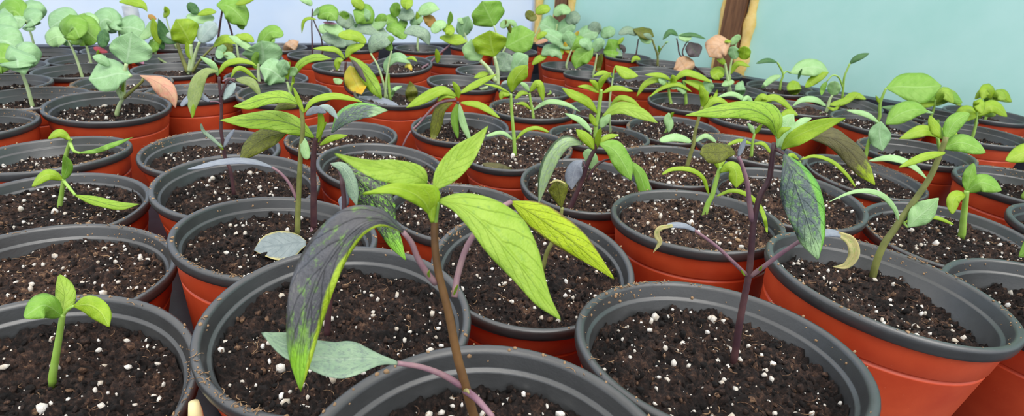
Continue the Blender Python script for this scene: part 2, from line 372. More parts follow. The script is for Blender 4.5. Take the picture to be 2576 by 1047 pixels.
# ------------------------------------------------------------------ pots: rim centre, radius, lean (tx, ty)
POTS = {
 'A': (-0.013, 1.709, 1.004, 0.389, 0.038, -0.105),
 'B': (1.483, 3.071, 0.985, 0.323, 0.005, 0.074),
 'C': (-1.231, 3.276, 0.976, 0.232, 0.032, -0.083),
 'D': (-3.093, 2.601, 1.002, -0.028, 0.15, -0.097),
 'E': (0.238, 4.634, 1.008, 0.047, 0.011, -0.128),
 'F': (-2.379, 4.871, 0.984, 0.081, 0.119, 0.03),
 'G': (-3.607, 6.446, 1.008, -0.029, 0.082, -0.073),
 'H': (-4.862, 8.042, 1.017, -0.13, 0.034, -0.061),
 'I': (2.158, 5.732, 0.979, 0.172, -0.031, 0.03),
 'J': (3.35, 4.161, 0.989, 0.316, 0.095, 0.009),
 'K': (5.705, 6.327, 1.001, -0.123, -0.039, -0.069),
 'L': (1.077, 7.37, 0.979, -0.078, -0.001, -0.075),
 'N': (-5.54, 5.76, 0.997, -0.165, 0.062, -0.04),
 'P': (-7.719, 9.771, 1.002, 0.063, 0.083, -0.062),
 'M': (-4.256, 4.23, 0.994, -0.117, 0.106, 0.01),
 'O': (-6.85, 7.34, 0.998, -0.083, -0.035, 0.015),
 'Q': (-3.22, 9.447, 1.007, -0.191, -0.017, -0.038),
 'R': (-2.058, 7.819, 0.987, -0.132, 0.109, -0.035),
 'S': (-0.654, 6.424, 0.987, -0.219, 0.065, 0.004),
 'T': (-1.163, 10.675, 1.012, -0.18, -0.006, -0.07),
 'U': (0.013, 9.04, 0.996, -0.105, -0.079, -0.076),
 'V': (2.682, 8.519, 0.989, -0.059, -0.031, -0.045),
 'W': (3.779, 6.863, 0.992, 0.095, 0.006, -0.08),
 'X': (6.252, 9.06, 0.993, -0.229, 0.057, -0.077),
 'Y': (7.878, 10.222, 1, -0.022, -0.014, -0.011),
 'Z': (8.521, 12.497, 1.001, 0.054, -0.007, -0.07),
 'A1': (8.278, 17.155, 1.001, 0.014, -0.017, -0.071),
 'B1': (9.158, 15.065, 1.003, 0.046, 0.067, -0.094),
 'C1': (7.373, 14.142, 1, -0.021, 0.019, -0.012),
 'D1': (5.436, 12.144, 1, 0.017, 0.013, 0.003),
 'F1': (4.344, 9.585, 0.981, -0.002, 0.073, -0.004),
 'G1': (3.393, 11.325, 0.996, -0.129, -0.035, -0.057),
 'H1': (1.632, 10.214, 0.998, -0.08, -0.004, 0.019),
 'I1': (2.16, 12.908, 1.004, -0.136, -0.01, -0.026),
 'K1': (4.389, 13.855, 1, 0.01, -0.015, -0.056),
 'L1': (3.66, 16.251, 1.001, 0.151, -0.056, -0.104),
 'M1': (2.429, 17.835, 0.999, -0.013, 0.003, 0.02),
 'N1': (1.746, 19.719, 1, -0.028, -0.006, -0.014),
 'c': (-9.237, 14.247, 1, 0.003, 0.015, -0.03),
 'd': (-7.198, 11.708, 0.998, -0.005, 0.005, -0.002),
 'e': (-5.192, 11.708, 1.002, 0.087, 0.01, -0.059),
 'f': (-6.521, 13.747, 1.002, 0.03, 0.034, -0.021),
 'g': (-4.99, 15.601, 0.999, 0.108, 0.045, -0.002),
 'i': (-2.943, 12.742, 1, -0.005, 0.031, -0.077),
 'j': (-1.561, 14.856, 1, -0.005, 0.061, -0.025),
 'k': (-3.812, 17.229, 1.004, 0.035, -0.048, -0.151),
 'b': (-9.19, 12.232, 1, 0, 0, -0.03),
 'p': (-10.349, 16.043, 1, 0, 0, -0.03),
 'q': (-12.037, 18.939, 1, 0, 0, -0.03),
 'r': (-8.524, 16.93, 1, 0, 0, -0.03),
 's': (-6.987, 18.665, 1, 0, 0, -0.03),
 'h': (-3.451, 14.58, 1, 0, 0, -0.03),
 'n': (-2.405, 19.353, 1, 0, 0, -0.03),
 'm': (-2.163, 24.078, 1, 0, 0, -0.03),
 'l': (-4.138, 22.198, 1, 0, 0, -0.03),
 'o': (-1.054, 17.21, 1, 0, 0, -0.03),
 'O1': (5.644, 21.789, 1, 0, 0, -0.03),
 'P1': (4.837, 19.329, 1, 0, 0, -0.03),
 'Q1': (7.123, 20.022, 1, 0, 0, -0.03),
 'R1': (4.592, 23.526, 1, 0, 0, -0.03),
 'S1': (1.708, 26.925, 1, 0, 0, -0.03),
 'aa': (6.444, 16.286, 1, 0, 0, -0.03),
 'J1': (0.339, 12.029, 1, 0, 0, -0.03),
 'y1': (0.424, 14.393, 1, 0, 0, -0.03),
 'u1': (-8.95, 20.031, 1, 0, 0, -0.03),
 'v1': (-6.551, 21.337, 1, 0, 0, -0.03),
 'w1': (-0.301, 23.271, 1, 0, 0, -0.03),
 'x1': (3.366, 25.143, 1, 0, 0, -0.03),
 't1': (-10.201, 18.074, 1, 0, 0, -0.03),
 'Ra': (5.347, 4.365, 1, 0, 0, -0.03),
 'Rb': (8.396, 8.268, 1, 0, 0, -0.03),
 'Rc': (10.506, 12.074, 1, 0, 0, -0.03),
 'Rd': (7.723, 6.358, 1, 0, 0, -0.03),
 'Re': (10.921, 14.06, 1, 0, 0, -0.03),
 'Rf': (12.869, 14.628, 1, 0, 0, -0.03),
 'Lc': (-9.057, 8.261, 1, 0, 0, -0.03),
 'Lf': (-9.673, 10.273, 1, 0, 0, -0.03),
 'Lg': (-11.386, 11.358, 1, 0, 0, -0.03),
 'Lh': (-11.055, 13.355, 1, 0, 0, -0.03),
 'Li': (-12.131, 15.075, 1, 0, 0, -0.03),
 'Lj': (-13.08, 13.281, 1, 0, 0, -0.03),
 'Lk': (-12.703, 17.022, 1, 0, 0, -0.03),
 'Ll': (-14.102, 15.552, 1, 0, 0, -0.03),
}
NOISE_SEED = 0
def soil_variant(seed, n=120, nclod=900, ngrain=230):
    g = np.random.default_rng(seed)
    a = np.linspace(-1, 1, n); X, Y = np.meshgrid(a, a)
    x = X * np.sqrt(1 - Y * Y / 2); y = Y * np.sqrt(1 - X * X / 2)
    def h(x, y):
        return (.10 * vnoise(x * 2.2 + 9, y * 2.2, seed) + .07 * vnoise(x * 6 + 3, y * 6, seed + 1) + .05 * np.abs(vnoise(x * 14, y * 14 + 5, seed + 2))
                + .055 * vnoise(x * 26, y * 26, seed + 3) + .05 * vnoise(x * 48, y * 48, seed + 4))
    z = h(x, y); r = np.hypot(x, y)
    z = np.where(r > .985, -.12, z)
    tone = .20 * vnoise(x * 5, y * 5, seed + 7) + .25 * vnoise(x * 40, y * 40, seed + 8)
    V = np.stack([x.ravel(), y.ravel(), z.ravel()], 1); T = tone.ravel()
    F = [(i * n + j, i * n + j + 1, (i + 1) * n + j + 1, (i + 1) * n + j) for i in range(n - 1) for j in range(n - 1)]
    bm = ico(1); Vs, Fs, Ts = [V], list(F), [T]; k = len(V)
    for _ in range(nclod):
        q = np.sqrt(g.random()) * .96; t = g.random() * 6.283; p = np.array([q * np.cos(t), q * np.sin(t), 0])
        rad = .006 + .020 * g.random() ** 2.5
        p[2] = h(p[:1], p[1:2])[0] + rad * .45
        v = bm[0] * (1 + .9 * (g.random((len(bm[0]), 1)) - .5)) * rad * (.5 + 1.2 * g.random(3))
        Vs.append(v + p); Fs += [tuple(i + k for i in f) for f in bm[1]]; k += len(v); Ts.append(np.full(len(v), -.18 + .5 * g.random() ** 2))
    for _ in range(nclod // 14):
        q = np.sqrt(g.random()) * .93; a0 = g.random() * 6.283; x0, y0 = q * np.cos(a0), q * np.sin(a0); a1 = g.random() * 6.283; ln = .04 + .09 * g.random()
        s = np.linspace(-.5, .5, 6); xs = x0 + np.cos(a1 + s) * s * ln; ys = y0 + np.sin(a1 + s) * s * ln
        v, f = tube(np.stack([xs, ys, h(xs, ys).max() + .004 + .03 * g.random() * (s + .5)], 1), .0022 + .003 * g.random() ** 2, 4)
        Vs.append(np.array(v)); Fs += [tuple(i + k for i in q) for q in f]; k += len(v); Ts.append(np.full(len(v), .15 + .3 * g.random()))
    soil = (np.vstack(Vs), Fs, np.concatenate(Ts))
    Vs, Fs, k = [], [], 0
    for i in range(ngrain):
        q = np.sqrt(g.random()) * .95; t = g.random() * 6.283; p = np.array([q * np.cos(t), q * np.sin(t), 0])
        rad = .0055 + .020 * g.random() ** 3 + (.018 if i % 38 == 0 else 0)
        p[2] = h(p[:1], p[1:2])[0] + rad * .6
        v = bm[0] * (1 + .7 * (g.random((len(bm[0]), 1)) - .5)) * rad * (.7 + .75 * g.random(3))
        Vs.append(v + p); Fs += [tuple(j + k for j in f) for f in bm[1]]; k += len(v)
    return soil, (np.vstack(Vs), Fs)
def ico(sub):
    import bmesh
    b = bmesh.new(); bmesh.ops.create_icosphere(b, subdivisions=sub, radius=1)
    b.verts.ensure_lookup_table(); v = np.array([q.co[:] for q in b.verts]); f = [tuple(q.index for q in p.verts) for p in b.faces]; b.free(); return v, f
def make_mesh(name, V, F, mat, tone=None):
    me = bpy.data.meshes.new(name); me.from_pydata((np.asarray(V) * S).tolist(), [], F); me.materials.append(mat)
    me.polygons.foreach_set('use_smooth', np.ones(len(me.polygons), bool))
    if tone is not None:
        a = me.attributes.new('tone', 'FLOAT', 'POINT'); a.data.foreach_set('value', np.asarray(tone, np.float32))
    return me
SOIL, PERL = [], []
for k in range(5):
    s, p = soil_variant(11 + k * 7)
    SOIL.append(make_mesh('potting_soil', s[0], s[1], MAT['soil'], s[2])); PERL.append(make_mesh('perlite', p[0], p[1], MAT['perl']))
for k in range(3):
    s, p = soil_variant(91 + k * 7, 60, 90, 90)
    SOIL.append(make_mesh('potting_soil', s[0], s[1], MAT['soil'], s[2])); PERL.append(make_mesh('perlite', p[0], p[1], MAT['perl']))
CRUMB = []
for k in range(3):
    g = np.random.default_rng(200 + k); bm = ico(1); Vs, Fs, Ts, q = [], [], [], 0
    for i in range(90):
        t = g.random() * 6.283 if g.random() < .6 else g.normal(.4 + 2 * k, .25)
        onrim = g.random() < .55
        rr, zz = (.94 + .05 * g.random(), .006) if onrim else ((.929 - .19 * (z_ := .02 + .09 * g.random()) + .003), -z_)
        rad = .004 + .007 * g.random() ** 2
        v = bm[0] * (1 + .6 * (g.random((len(bm[0]), 1)) - .5)) * rad * (.7 + 1.2 * g.random(3)) + [rr * np.cos(t), rr * np.sin(t), zz]
        Vs.append(v); Fs += [tuple(j + q for j in f) for f in bm[1]]; q += len(v); Ts.append(np.full(len(v), -.1 + .55 * g.random()))
    for i in range(26):
        t = g.normal(.4 + 2 * k, .5); a1 = g.random() * 6.283; ln = .03 + .05 * g.random(); s = np.linspace(-.5, .5, 5); rr = .925 + .06 * g.random()
        v, f = tube(np.stack([rr * np.cos(t) + np.cos(a1 + s) * s * ln, rr * np.sin(t) + np.sin(a1 + s) * s * ln, .008 + .012 * g.random() + 0 * s], 1), .002 + .0015 * g.random(), 4)
        Vs.append(np.array(v)); Fs += [tuple(j + q for j in w) for w in f]; q += len(v); Ts.append(np.full(len(v), .2 + .3 * g.random()))
    CRUMB.append(make_mesh('soil_crumbs', np.vstack(Vs), Fs, MAT['soil'], np.concatenate(Ts)))
SD = {'A': .27, 'B': .24, 'C': .20, 'D': .24, 'E': .2, 'F': .22, 'G': .25, 'H': .24, 'I': .14, 'J': .28, 'K': .16, 'L': .13, 'U': .11, 'V': .12, 'W': .13, 'X': .19, 'R': .2, 'S': .13, 'H1': .12, 'F1': .15, 'G1': .12, 'J1': .12, 'C1': .14, 'D1': .16, 'M': .2, 'N': .16}
DRY = {'I': .10, 'L': .07, 'U': .07, 'V': .10, 'H1': .10, 'J1': .10, 'M': .08, 'F1': .08, 'R': .05, 'C1': .08, 'W': .04, 'Q': .06}   # drier, paler mixes
class Pot: pass
PT = {}
GROUP = 'potted seedlings packed together on the greenhouse bench'
FAR = 12.5
def build_pot(k, name, label, cat):
    X, Y, r, Z, tx, ty = POTS[k]
    p = Pot(); PT[k] = p
    C = np.array([X, Y, Z]); R = tilt_matrix(tx, ty); n = R[:, 2]
    tl = math.hypot(tx, ty)
    sd = SD.get(k, .27)
    L = (Z - TRAYZ - .70 * tl) / n[2] - .003
    p.base = C - n * L; p.base[2] = TRAYZ
    e = bpy.data.objects.new(name, None); COL.objects.link(e); e.location = p.base * S; e.empty_display_size = .02
    tag(e, label, cat, GROUP); p.root = e
    b0 = .70 * r
    prof = [(.93, -.10), (.945, -.105), (.945, -.125), (.920, -.345), (.916, -.352), (.896, -.358), (.892, -.368), (.896, -.380), (.910, -.386), (.908, -.40), (.70, -L + .03), (.68, -L), (.02, -L), (.001, -L)]
    V, F = lathe([(q * r, z) for q, z in prof]); V = V @ R.T + C
    body = mesh_obj('pot', V, F, MAT['terra'], e, origin=p.base)
    prof = [(.935, -.12), (.968, -.118), (.988, -.104), (.998, -.07), (1, -.025), (.994, -.004), (.978, .007), (.956, .006), (.938, -.004), (.929, -.022), (.912, -.108), (.908, -.116), (.888, -.122), (.880, -.135), (.815, -.95), (.001, -.97)]
    V, F = lathe([(q * r, z) for q, z in prof]); V = V @ R.T + C
    rim = mesh_obj('rim', V, F, MAT['rim'], body, origin=p.base); rim['label'] = 'dark grey rim and lining'
    h = abs(hash_(k)); near = Y < FAR
    vi = (h % 5) if near else 5 + h % 3
    sr_ = (.880 - .08 * (sd - .135)) * r + .012
    spin = Matrix.Rotation((h % 360) / 57.3, 3, 'Z')
    RM = Matrix([list(q) for q in R])
    so = inst('soil', SOIL[vi], e); so.color = (DRY.get(k, 0), 0, 0, 1); so.matrix_local = Matrix.LocRotScale(Vector((C - n * sd - p.base) * S), (RM @ spin).to_quaternion(), Vector((sr_, sr_, 1)))
    pe = inst('perlite', PERL[vi], so); pe['kind'] = 'stuff'
    if near:
        cb = inst('soil_crumbs', CRUMB[h % 3], body); cb['kind'] = 'stuff'
        cb.matrix_local = Matrix.LocRotScale(Vector((C - p.base) * S), (RM @ spin).to_quaternion(), Vector((r, r, 1)))
    p.C, p.n, p.R, p.r, p.sd, p.sr = C, n, R, r, sd, sr_
    p.soil = C - n * (sd - .02)
    return p
def hash_(k):
    h = 0
    for c in k: h = (h * 131 + ord(c) * 7) % 100003
    return h
PLAB = dict(grey='dull grey-blue leaf', greyg='grey-green leaf', greyd='grey withered leaf with a yellow edge', dark='dark purplish mottled drooping leaf', darkg='dark glossy mottled leaf', darkm='dark leaf flecked with lime', sheen='pale leaf with a dark edge', olive='olive leaf', olived='brownish olive leaf with a lime tip',
            pink='pink leaf', peach='peach coloured leaf', mauve='mauve leaf', red='crimson leaf', yellow='yellow leaf', tan='dried curled leaf', purple='dark purple leaf', orange='orange-brown leaf', white='whitish leaf')
def prof_w(kind, t):
    if kind == 'pep': q = t ** .75 * (1 - t) ** .85; return q / .375
    if kind == 'tip': q = t ** .55 * (1 - t) ** 1.1; return q / .40
    if kind == 'bra': q = t ** .5 * (1 - t) ** .55; return q / .484 * (.9 + .15 * t)
    if kind == 'strap': q = t ** .45 * (1 - t) ** .4; return q / .556
    if kind == 'half': return np.sqrt(np.clip(1 - t * t, 0, 1)) * np.clip(t * 12 + .25, 0, 1)
def pxs(s): return [tuple(float(v) for v in q.split(',')) for q in s.split()]
def add_leaf(p, spec, Y0):
    f = spec.split(';'); mat, wid, mids = f[0], f[1], pxs(f[2])
    o = dict(q.split('=') for q in f[3:])
    kind = o.get('p', 'pep'); d = [float(v) for v in o.get('d', '0,.12').split(',')]
    s_ = float(o.get('s', .9)); fo = float(o.get('f', -.25)); ru = float(o.get('r', .10))
    size = sum(math.hypot(a[0] - b[0], a[1] - b[1]) for a, b in zip(mids, mids[1:]))
    nu = 44 if size > 150 else 26 if size > 70 else 20
    nv = 13 if size > 150 else 9 if size > 70 else 7
    D0 = np.interp(np.linspace(0, 1, len(mids)), np.linspace(0, 1, len(d)), d)
    M_ = spline([(a[0], a[1], q) for a, q in zip(mids, D0)], nu)
    for i in range(nu):
        q = on_plane(M_[i, 0], M_[i, 1], p.soil + p.n * .05, p.n); rad = np.linalg.norm(q - p.soil)
        if rad > p.sr * .97: q = on_plane(M_[i, 0], M_[i, 1], p.C + p.n * .05, p.n); rad = np.linalg.norm(q - p.C)
        if rad < 1.12: M_[i, 2] = max(M_[i, 2], Y0 - q[1])
    if len(M_) > 8:
        k5 = np.ones(5) / 5; M_[:, 2] = np.convolve(np.r_[[M_[0, 2]] * 2, M_[:, 2], [M_[-1, 2]] * 2], k5, 'valid')
    t = np.linspace(0, 1, nu)
    T = np.gradient(M_[:, :2], axis=0); T /= np.linalg.norm(T, axis=1)[:, None] + 1e-9
    Lp = np.stack([T[:, 1], -T[:, 0]], 1)
    ws = wid.split('/')
    def W(q):
        v = [float(x) for x in q.split(',')]
        if len(v) == 1: return v[0] * prof_w(kind, t)
        v[-1] = 0; cd = np.r_[0, np.cumsum([math.hypot(a[0] - b[0], a[1] - b[1]) for a, b in zip(mids, mids[1:])])]; cd /= cd[-1]
        if len(v) != len(cd): cd = np.linspace(0, 1, len(v))
        return np.clip(spline([(a, b) for a, b in zip(cd * 1000, v)], nu)[:, 1], 0, None)
    wl = W(ws[0]); wr = W(ws[-1])
    if kind == 'bra' and Y0 > 10: wl = wl * 1.18; wr = wr * 1.18
    if kind == 'bra':
        h = hash_(spec); wl = wl * (1 + .035 * np.sin(t * 17 + h)); wr = wr * (1 + .035 * np.sin(t * 15 + h + 2))
    V, UVc = [], []
    vv = np.linspace(-1, 1, nv); h = hash_(spec) % 100
    for i in range(nu):
        c = atY(M_[i, 0], M_[i, 1], Y0 - M_[i, 2]); zc = (c - EYE) @ FV; k = zc / FPX
        for v in vv:
            ww = wl[i] if v < 0 else wr[i]
            q = M_[i, :2] + Lp[i] * (-v) * ww
            up = -(q[1] - M_[i, 1]) * k
            dd = M_[i, 2] - s_ * up + fo * abs(v) ** 1.5 * ww * k + ru * ww * k * (math.sin(t[i] * 15 + h + 2 * v) * abs(v) ** 2 + .35 * abs(math.sin(3.14 * (t[i] * 7 - abs(v) * 1.7))) * (1 - v * v))
            V.append(atY(q[0], q[1], Y0 - dd)); UVc.append((t[i], v * .5 + .5))
    V = np.array(V); G = V.reshape(nu, nv, 3)
    du = np.gradient(G, axis=0); dv = np.gradient(G, axis=1); nn = np.cross(du, dv); nn /= np.linalg.norm(nn, axis=2)[..., None] + 1e-12
    th = .006
    edge = np.ones((nu, nv)); edge[:, 0] = edge[:, -1] = .2; edge[0] = edge[-1] = .2
    A = (G + nn * (th * edge)[..., None]).reshape(-1, 3); B = (G - nn * (th * edge)[..., None]).reshape(-1, 3)
    m = nu * nv; F = []
    for i in range(nu - 1):
        for j in range(nv - 1):
            a = i * nv + j; F.append((a, a + 1, a + nv + 1, a + nv)); F.append((m + a, m + a + nv, m + a + nv + 1, m + a + 1))
    bd = [(i * nv, (i + 1) * nv) for i in range(nu - 1)] + [((i + 1) * nv + nv - 1, i * nv + nv - 1) for i in range(nu - 1)] + [(j + 1, j) for j in range(nv - 1)] + [((nu - 1) * nv + j, (nu - 1) * nv + j + 1) for j in range(nv - 1)]
    F += [(a, b, m + b, m + a) for a, b in bd]
    V = np.vstack([A, B]); uv = UVc + UVc; mi = [0] * len(F); mats = [LM[mat]]
    if 'pet' in o:
        pp = pxs(o['pet']); sm, pr = o.get('pm', 'green'), float(o.get('pr', 4))
        pd = [float(v) for v in o.get('pd', '0,%g' % d[0]).split(',')]
        Dp = np.interp(np.linspace(0, 1, len(pp)), np.linspace(0, 1, len(pd)), pd)
        Q = spline([(a[0], a[1], q) for a, q in zip(pp, Dp)], 14); P3 = np.array([atY(a, b, Y0 - q) for a, b, q in Q])
        kk = np.array([((c - EYE) @ FV) / FPX for c in P3])
        v2, f2 = tube(P3, kk * pr * np.linspace(1.1, .8, 14), 8)
        k0 = len(V); V = np.vstack([V, v2]); F += [tuple(i + k0 for i in q) for q in f2]; uv = uv + [(.05, .5)] * len(v2); mi += [1] * len(f2); mats.append(SM[sm])
    ob = mesh_obj('leaf', V, F, mats, p.root, mi=mi, uv=uv, origin=p.base)
    if mat in PLAB: ob['label'] = PLAB[mat]
def plant(k, label, stems, name='potted_pepper_seedling', cat='potted plant'):
    """stems: (radius px, material, 'x,y x,y ...' from the soil upwards[, depth step]); leaves listed after a stem stand at that stem's depth"""
    p = build_pot(k, name, label, cat)
    Y0 = p.soil[1]
    for st in stems:
        if isinstance(st, str): add_leaf(p, st, Y0); continue
        pr, sm, ps = st[:3]; pp = pxs(ps)
        b = on_plane(pp[0][0], pp[0][1], p.soil, p.n); v = b - p.soil
        q = np.linalg.norm(v)
        if q > .80 * p.sr:
            print('BASE', k, pp[0], round(float(q / p.sr), 2), (v).round(2)); b = p.soil + v / q * .80 * p.sr
        Y0 = b[1]; lean = st[3] if len(st) > 3 else 0
        Q = spline([(a[0], a[1]) for a in pp], 28)
        Dq = np.linspace(0, lean, 28)
        P3 = np.array([atY(x, y, Y0 - q) for (x, y), q in zip(Q, Dq)]); P3[0] = b - p.n * .05
        kk = np.array([((c - EYE) @ FV) / FPX for c in P3]) * pr * np.linspace(1.0, .72, 28)
        V, F = tube(P3, kk, 10); mesh_obj('stem', V, F, SM[sm], p.root, origin=p.base)
        Y0 -= lean

# ------------------------------------------------------------------ the plants, pot by pot
plant('A', 'potted pepper seedling with bright lime top leaves and one big dark drooping leaf, in front', [
 (12.5, 'brown', '1222,1130 1190,1040 1168,960 1150,895 1127,780 1106,700 1096,640 1093,580 1095,520'),
 'light;2,26,34,24,1/2,28,26,16,1;1074,462 1050,445 990,428 930,418 841,386;d=0,.25;f=.35;s=1.1',
 'light;2,24,30,14,1/2,30,34,18,1;1088,482 1116,440 1158,394 1198,352 1228,316;d=0,-.2;f=.4;s=.8',
 'lime;2,16,20,14,1/2,50,26,12,1;1086,545 1066,510 1036,487 985,474 911,488;d=.02,.3;f=.25;s=1',
 'lime;4,10,8,3/4,10,8,3;1088,560 1086,535 1090,510 1094,492;d=.05,.05',
 'yell;3,34,40,34,18,1/3,30,34,30,16,1;1286,508 1340,538 1395,575 1450,615 1500,660 1545,703;pet=1143,748 1152,690 1180,610 1240,535 1286,508;pm=mauve;pr=8;d=-.3,-.25;pd=0,-.3;s=.7',
 'light;4,44,72,82,66,38,14,1/4,22,34,42,40,34,26,4;1104,506 1150,517 1200,551 1255,607 1312,672 1362,740 1411,806;pet=1094,560 1098,530 1104,506;pr=7;d=.05,.25;s=1;f=-.2',
 'dark;2,14,24,34,44,46,38,26,2/2,28,58,68,66,58,44,28,2;1014,584 960,556 905,570 852,622 808,690 781,760 764,840 757,910 757,987;pet=1096,712 1076,690 1050,648 1036,612 1014,584;pm=mauve;pr=8;d=.1,.45;pd=0,.1;s=.8;f=-.35;r=.34',
 'greyg;4,14,42,46,34,26,2/4,14,44,44,40,34,2;1000,914 955,906 890,904 840,905 780,893 715,868 657,837;pet=1162,972 1115,944 1060,924 1000,914;pm=mauve;pr=8;d=.15,.35;pd=0,.15;s=1.2;f=.1',
 'greyg;22;1240,1050 1280,1090 1330,1150;pet=1170,982 1200,1005 1240,1050;pm=mauve;pr=9;d=.15,.3;pd=0,.15',
 'lime;4;1142,742 1147,728 1152,716', 'lime;4;1082,700 1078,690 1080,680', 'tan;5;1166,985 1174,982 1180,990'])
plant('B', 'potted pepper seedling with tall purple stem and glossy dark hanging leaf, front right', [
 (9, 'purple', '1846,912 1852,870 1860,815 1872,752 1884,690 1890,630 1896,560 1912,492 1934,455 1941,410 1948,360'),
 'limem;2,20,24,16,1/2,34,22,16,1;1954,345 1935,300 1880,276 1805,281 1723,291;d=0,.3;f=-.3;s=1',
 'pale;3,26,20,2/3,24,18,2;1962,372 1972,335 1984,305 1998,286;d=-.05,-.1;f=.2',
 'pale;12;1990,345 2005,320 2020,305 2042,298;d=-.1,-.2',
 'pale;10;1955,372 1960,345 1958,315 1966,288;d=.02,0',
 'lime;2,16,22,16,1/2,22,20,10,1;1966,376 1992,350 2040,328 2085,312 2129,296;d=.05,.25;f=.3;s=1',
 'olived;4,26,24,26,18,1/4,20,26,28,20,1;2036,346 2090,348 2135,378 2168,420 2201,467;pet=1970,378 1995,350 2036,346;pm=purple;pr=4;d=.0,.1;s=.7;f=-.3',
 'darkg;3,36,54,54,44,28,3/3,26,44,46,40,30,5;1972,388 1988,425 2008,485 2028,545 2045,605 2057,655;d=.12,.35;f=-.25;s=.6;r=.14;pet=1950,375 1960,380 1972,388;pm=purple;pr=4',
 'lime;9;1956,350 1966,330 1990,322;d=.08,.1',
 'grey;8;1857,394 1866,372 1876,347;pet=1892,556 1884,500 1880,462 1868,420 1857,394;pm=mauve;pr=6;d=.1,.1',
 'olive;2,20,28,22,3/2,18,24,20,3;1850,388 1828,382 1800,384 1775,384 1760,388;d=.1,.2;s=.8',
 'grey;4,7,7,5/4,7,7,5;1748,580 1722,569 1690,567 1664,575;pet=1878,692 1845,660 1800,618 1748,580;pm=mauve;pr=5;d=.2,.3;pd=0,.2;s=1.1',
 'tan;4,6,8,6,3/4,6,7,6,3;1692,568 1660,575 1652,592 1660,610 1643,637;d=.32,.3;f=.3;s=.3',
 'grey;4,10,9,6/4,10,9,6;2016,604 2060,588 2100,588 2132,602;pet=1886,696 1920,672 1965,638 2016,604;pm=mauve;pr=6;d=.2,.1;pd=0,.2;s=1.1',
 'tan;6,14,15,9,4/6,12,14,8,4;2108,588 2140,608 2148,640 2128,668 2094,672;d=.12,.1;f=.35;s=.3',
 'lime;4;1905,690 1911,680 1917,668', 'lime;3;1874,694 1869,688 1864,678'])
plant('C', 'potted pepper seedling with ragged dark mottled leaf, just behind and left of the front one', [
 (8, 'purple', '822,842 828,770 842,690 856,600 866,520 860,450'),
 'darkm;3,46,52,44,26,16,2/3,30,42,38,26,18,2;858,414 905,455 950,520 972,565 995,610 1022,657;d=-.1,.1;s=.7;r=.18',
 'greyg;2,13,14,10,2/2,13,16,18,2;832,412 862,422 882,452 892,485 898,520;d=.05,.1;s=.5;pet=862,455 850,425 832,412;pm=mauve;pr=3',
 'grey;3,6,12,22/3,10,16,14;866,468 872,490 866,510 858,530;d=-.12,-.1'])
plant('F', 'potted twin pepper seedlings with long pointed lime leaves and a withered grey leaf', [
 (7, 'olivestem', '748,592 750,520 753,450 757,380 762,320 758,272'),
 'limem;2,12,15,14,1/2,18,16,12,1;755,264 715,247 665,250 625,262 586,269;d=0,.15;s=1;f=-.2',
 'lime;7;764,285 752,255 738,219;d=.05,.05', 'lime;10;764,285 788,254 835,242 880,248 913,258;d=0,-.2;s=1',
 'olive;13;748,268 718,264 690,277;d=-.1,-.1', 'pale;12;760,345 766,372 773,402;d=0,.05;p=strap',
 'grey;11;768,290 795,276 822,284;d=-.1,-.15', 'white;10;800,268 828,274 850,300;d=-.2,-.2',
 'grey;2,7,9,8,5,2/2,7,7,6,5,2;684,421 640,408 590,404 545,409 505,420 470,427;pet=747,502 728,462 705,435 684,421;pm=mauve;pr=4;d=.05,.3;s=1.2',
 (8.5, 'purple', '790,572 789,520 789,470 788,420 790,380 795,345'),
 'limem;2,24,25,20,1/2,22,25,16,1;790,346 745,318 690,303 620,302 552,303;d=.05,.35;s=1;f=-.25',
 'darkg;2,24,24,14,1/2,14,18,16,1;835,334 866,300 905,282 940,277 977,278;d=0,-.1;s=1.1;f=-.1;edge=1',
 'lime;10;797,350 808,312 803,267;d=.06,.08', 'lime;9;804,366 835,348 875,341;d=.05,.15;s=1', 'lime;8;800,360 806,330 822,306;d=.0,0',
 'olive;3,24,26,18,2/3,22,26,20,2;722,333 672,346 634,372 602,409;d=.05,.25;s=.8;pet=790,352 760,335 722,333;pm=purple;pr=3',
 'greyd;6,30,38,34,22,4/6,26,36,36,26,6;770,612 745,612 712,618 675,622 638,630;pet=789,565 782,590 770,612;pm=mauve;pr=5;d=.1,.35;s=1.6;f=0'])
plant('G', 'potted pepper seedling with thin dark stem and pale drooping leaf, before two tall red pots', [
 (4.6, 'purple', '589,490 580,430 567,400 562,363 556,327 557,267 552,215 551,194'),
 'pale;9;549,192 536,164 503,142;d=0,.1;s=.8', 'lime;9;548,190 568,162 600,153 630,158 647,168;d=0,-.05;s=.9',
 'sage;2,12,20,19,10,2/2,10,16,18,14,2;548,180 520,180 497,205 488,250 484,298;d=.05,.25;s=.6',
 'lime;6;486,262 486,280 484,298;d=.26,.27',
 'grey;9;528,256 500,240 478,246 454,268;pet=556,262 545,256 528,256;pm=mauve;pr=2;d=.1,.2;s=.8;p=strap',
 'white;12;592,207 582,222 563,252;pet=556,243 566,215 578,200 592,207;pm=purple;pr=3;d=-.05,0',
 'sage;13;592,200 632,208 656,243;d=-.1,-.1;pet=560,205 575,197 592,200;pm=mauve;pr=2;s=.9',
 'lime;7;581,197 594,174 615,176 648,202;d=-.2,-.4',
 'grey;7;563,372 574,348 591,324;d=.05,.05', 'greyg;5;560,372 535,350 512,330 505,310;d=.1,.15;p=strap', 'lime;5;562,378 553,366 540,355;d=.06,.1'])
plant('H', 'pot of bare soil crossed by a thin dark stem, behind the arching grey leaf', [], 'plant_pot', 'plant pot')
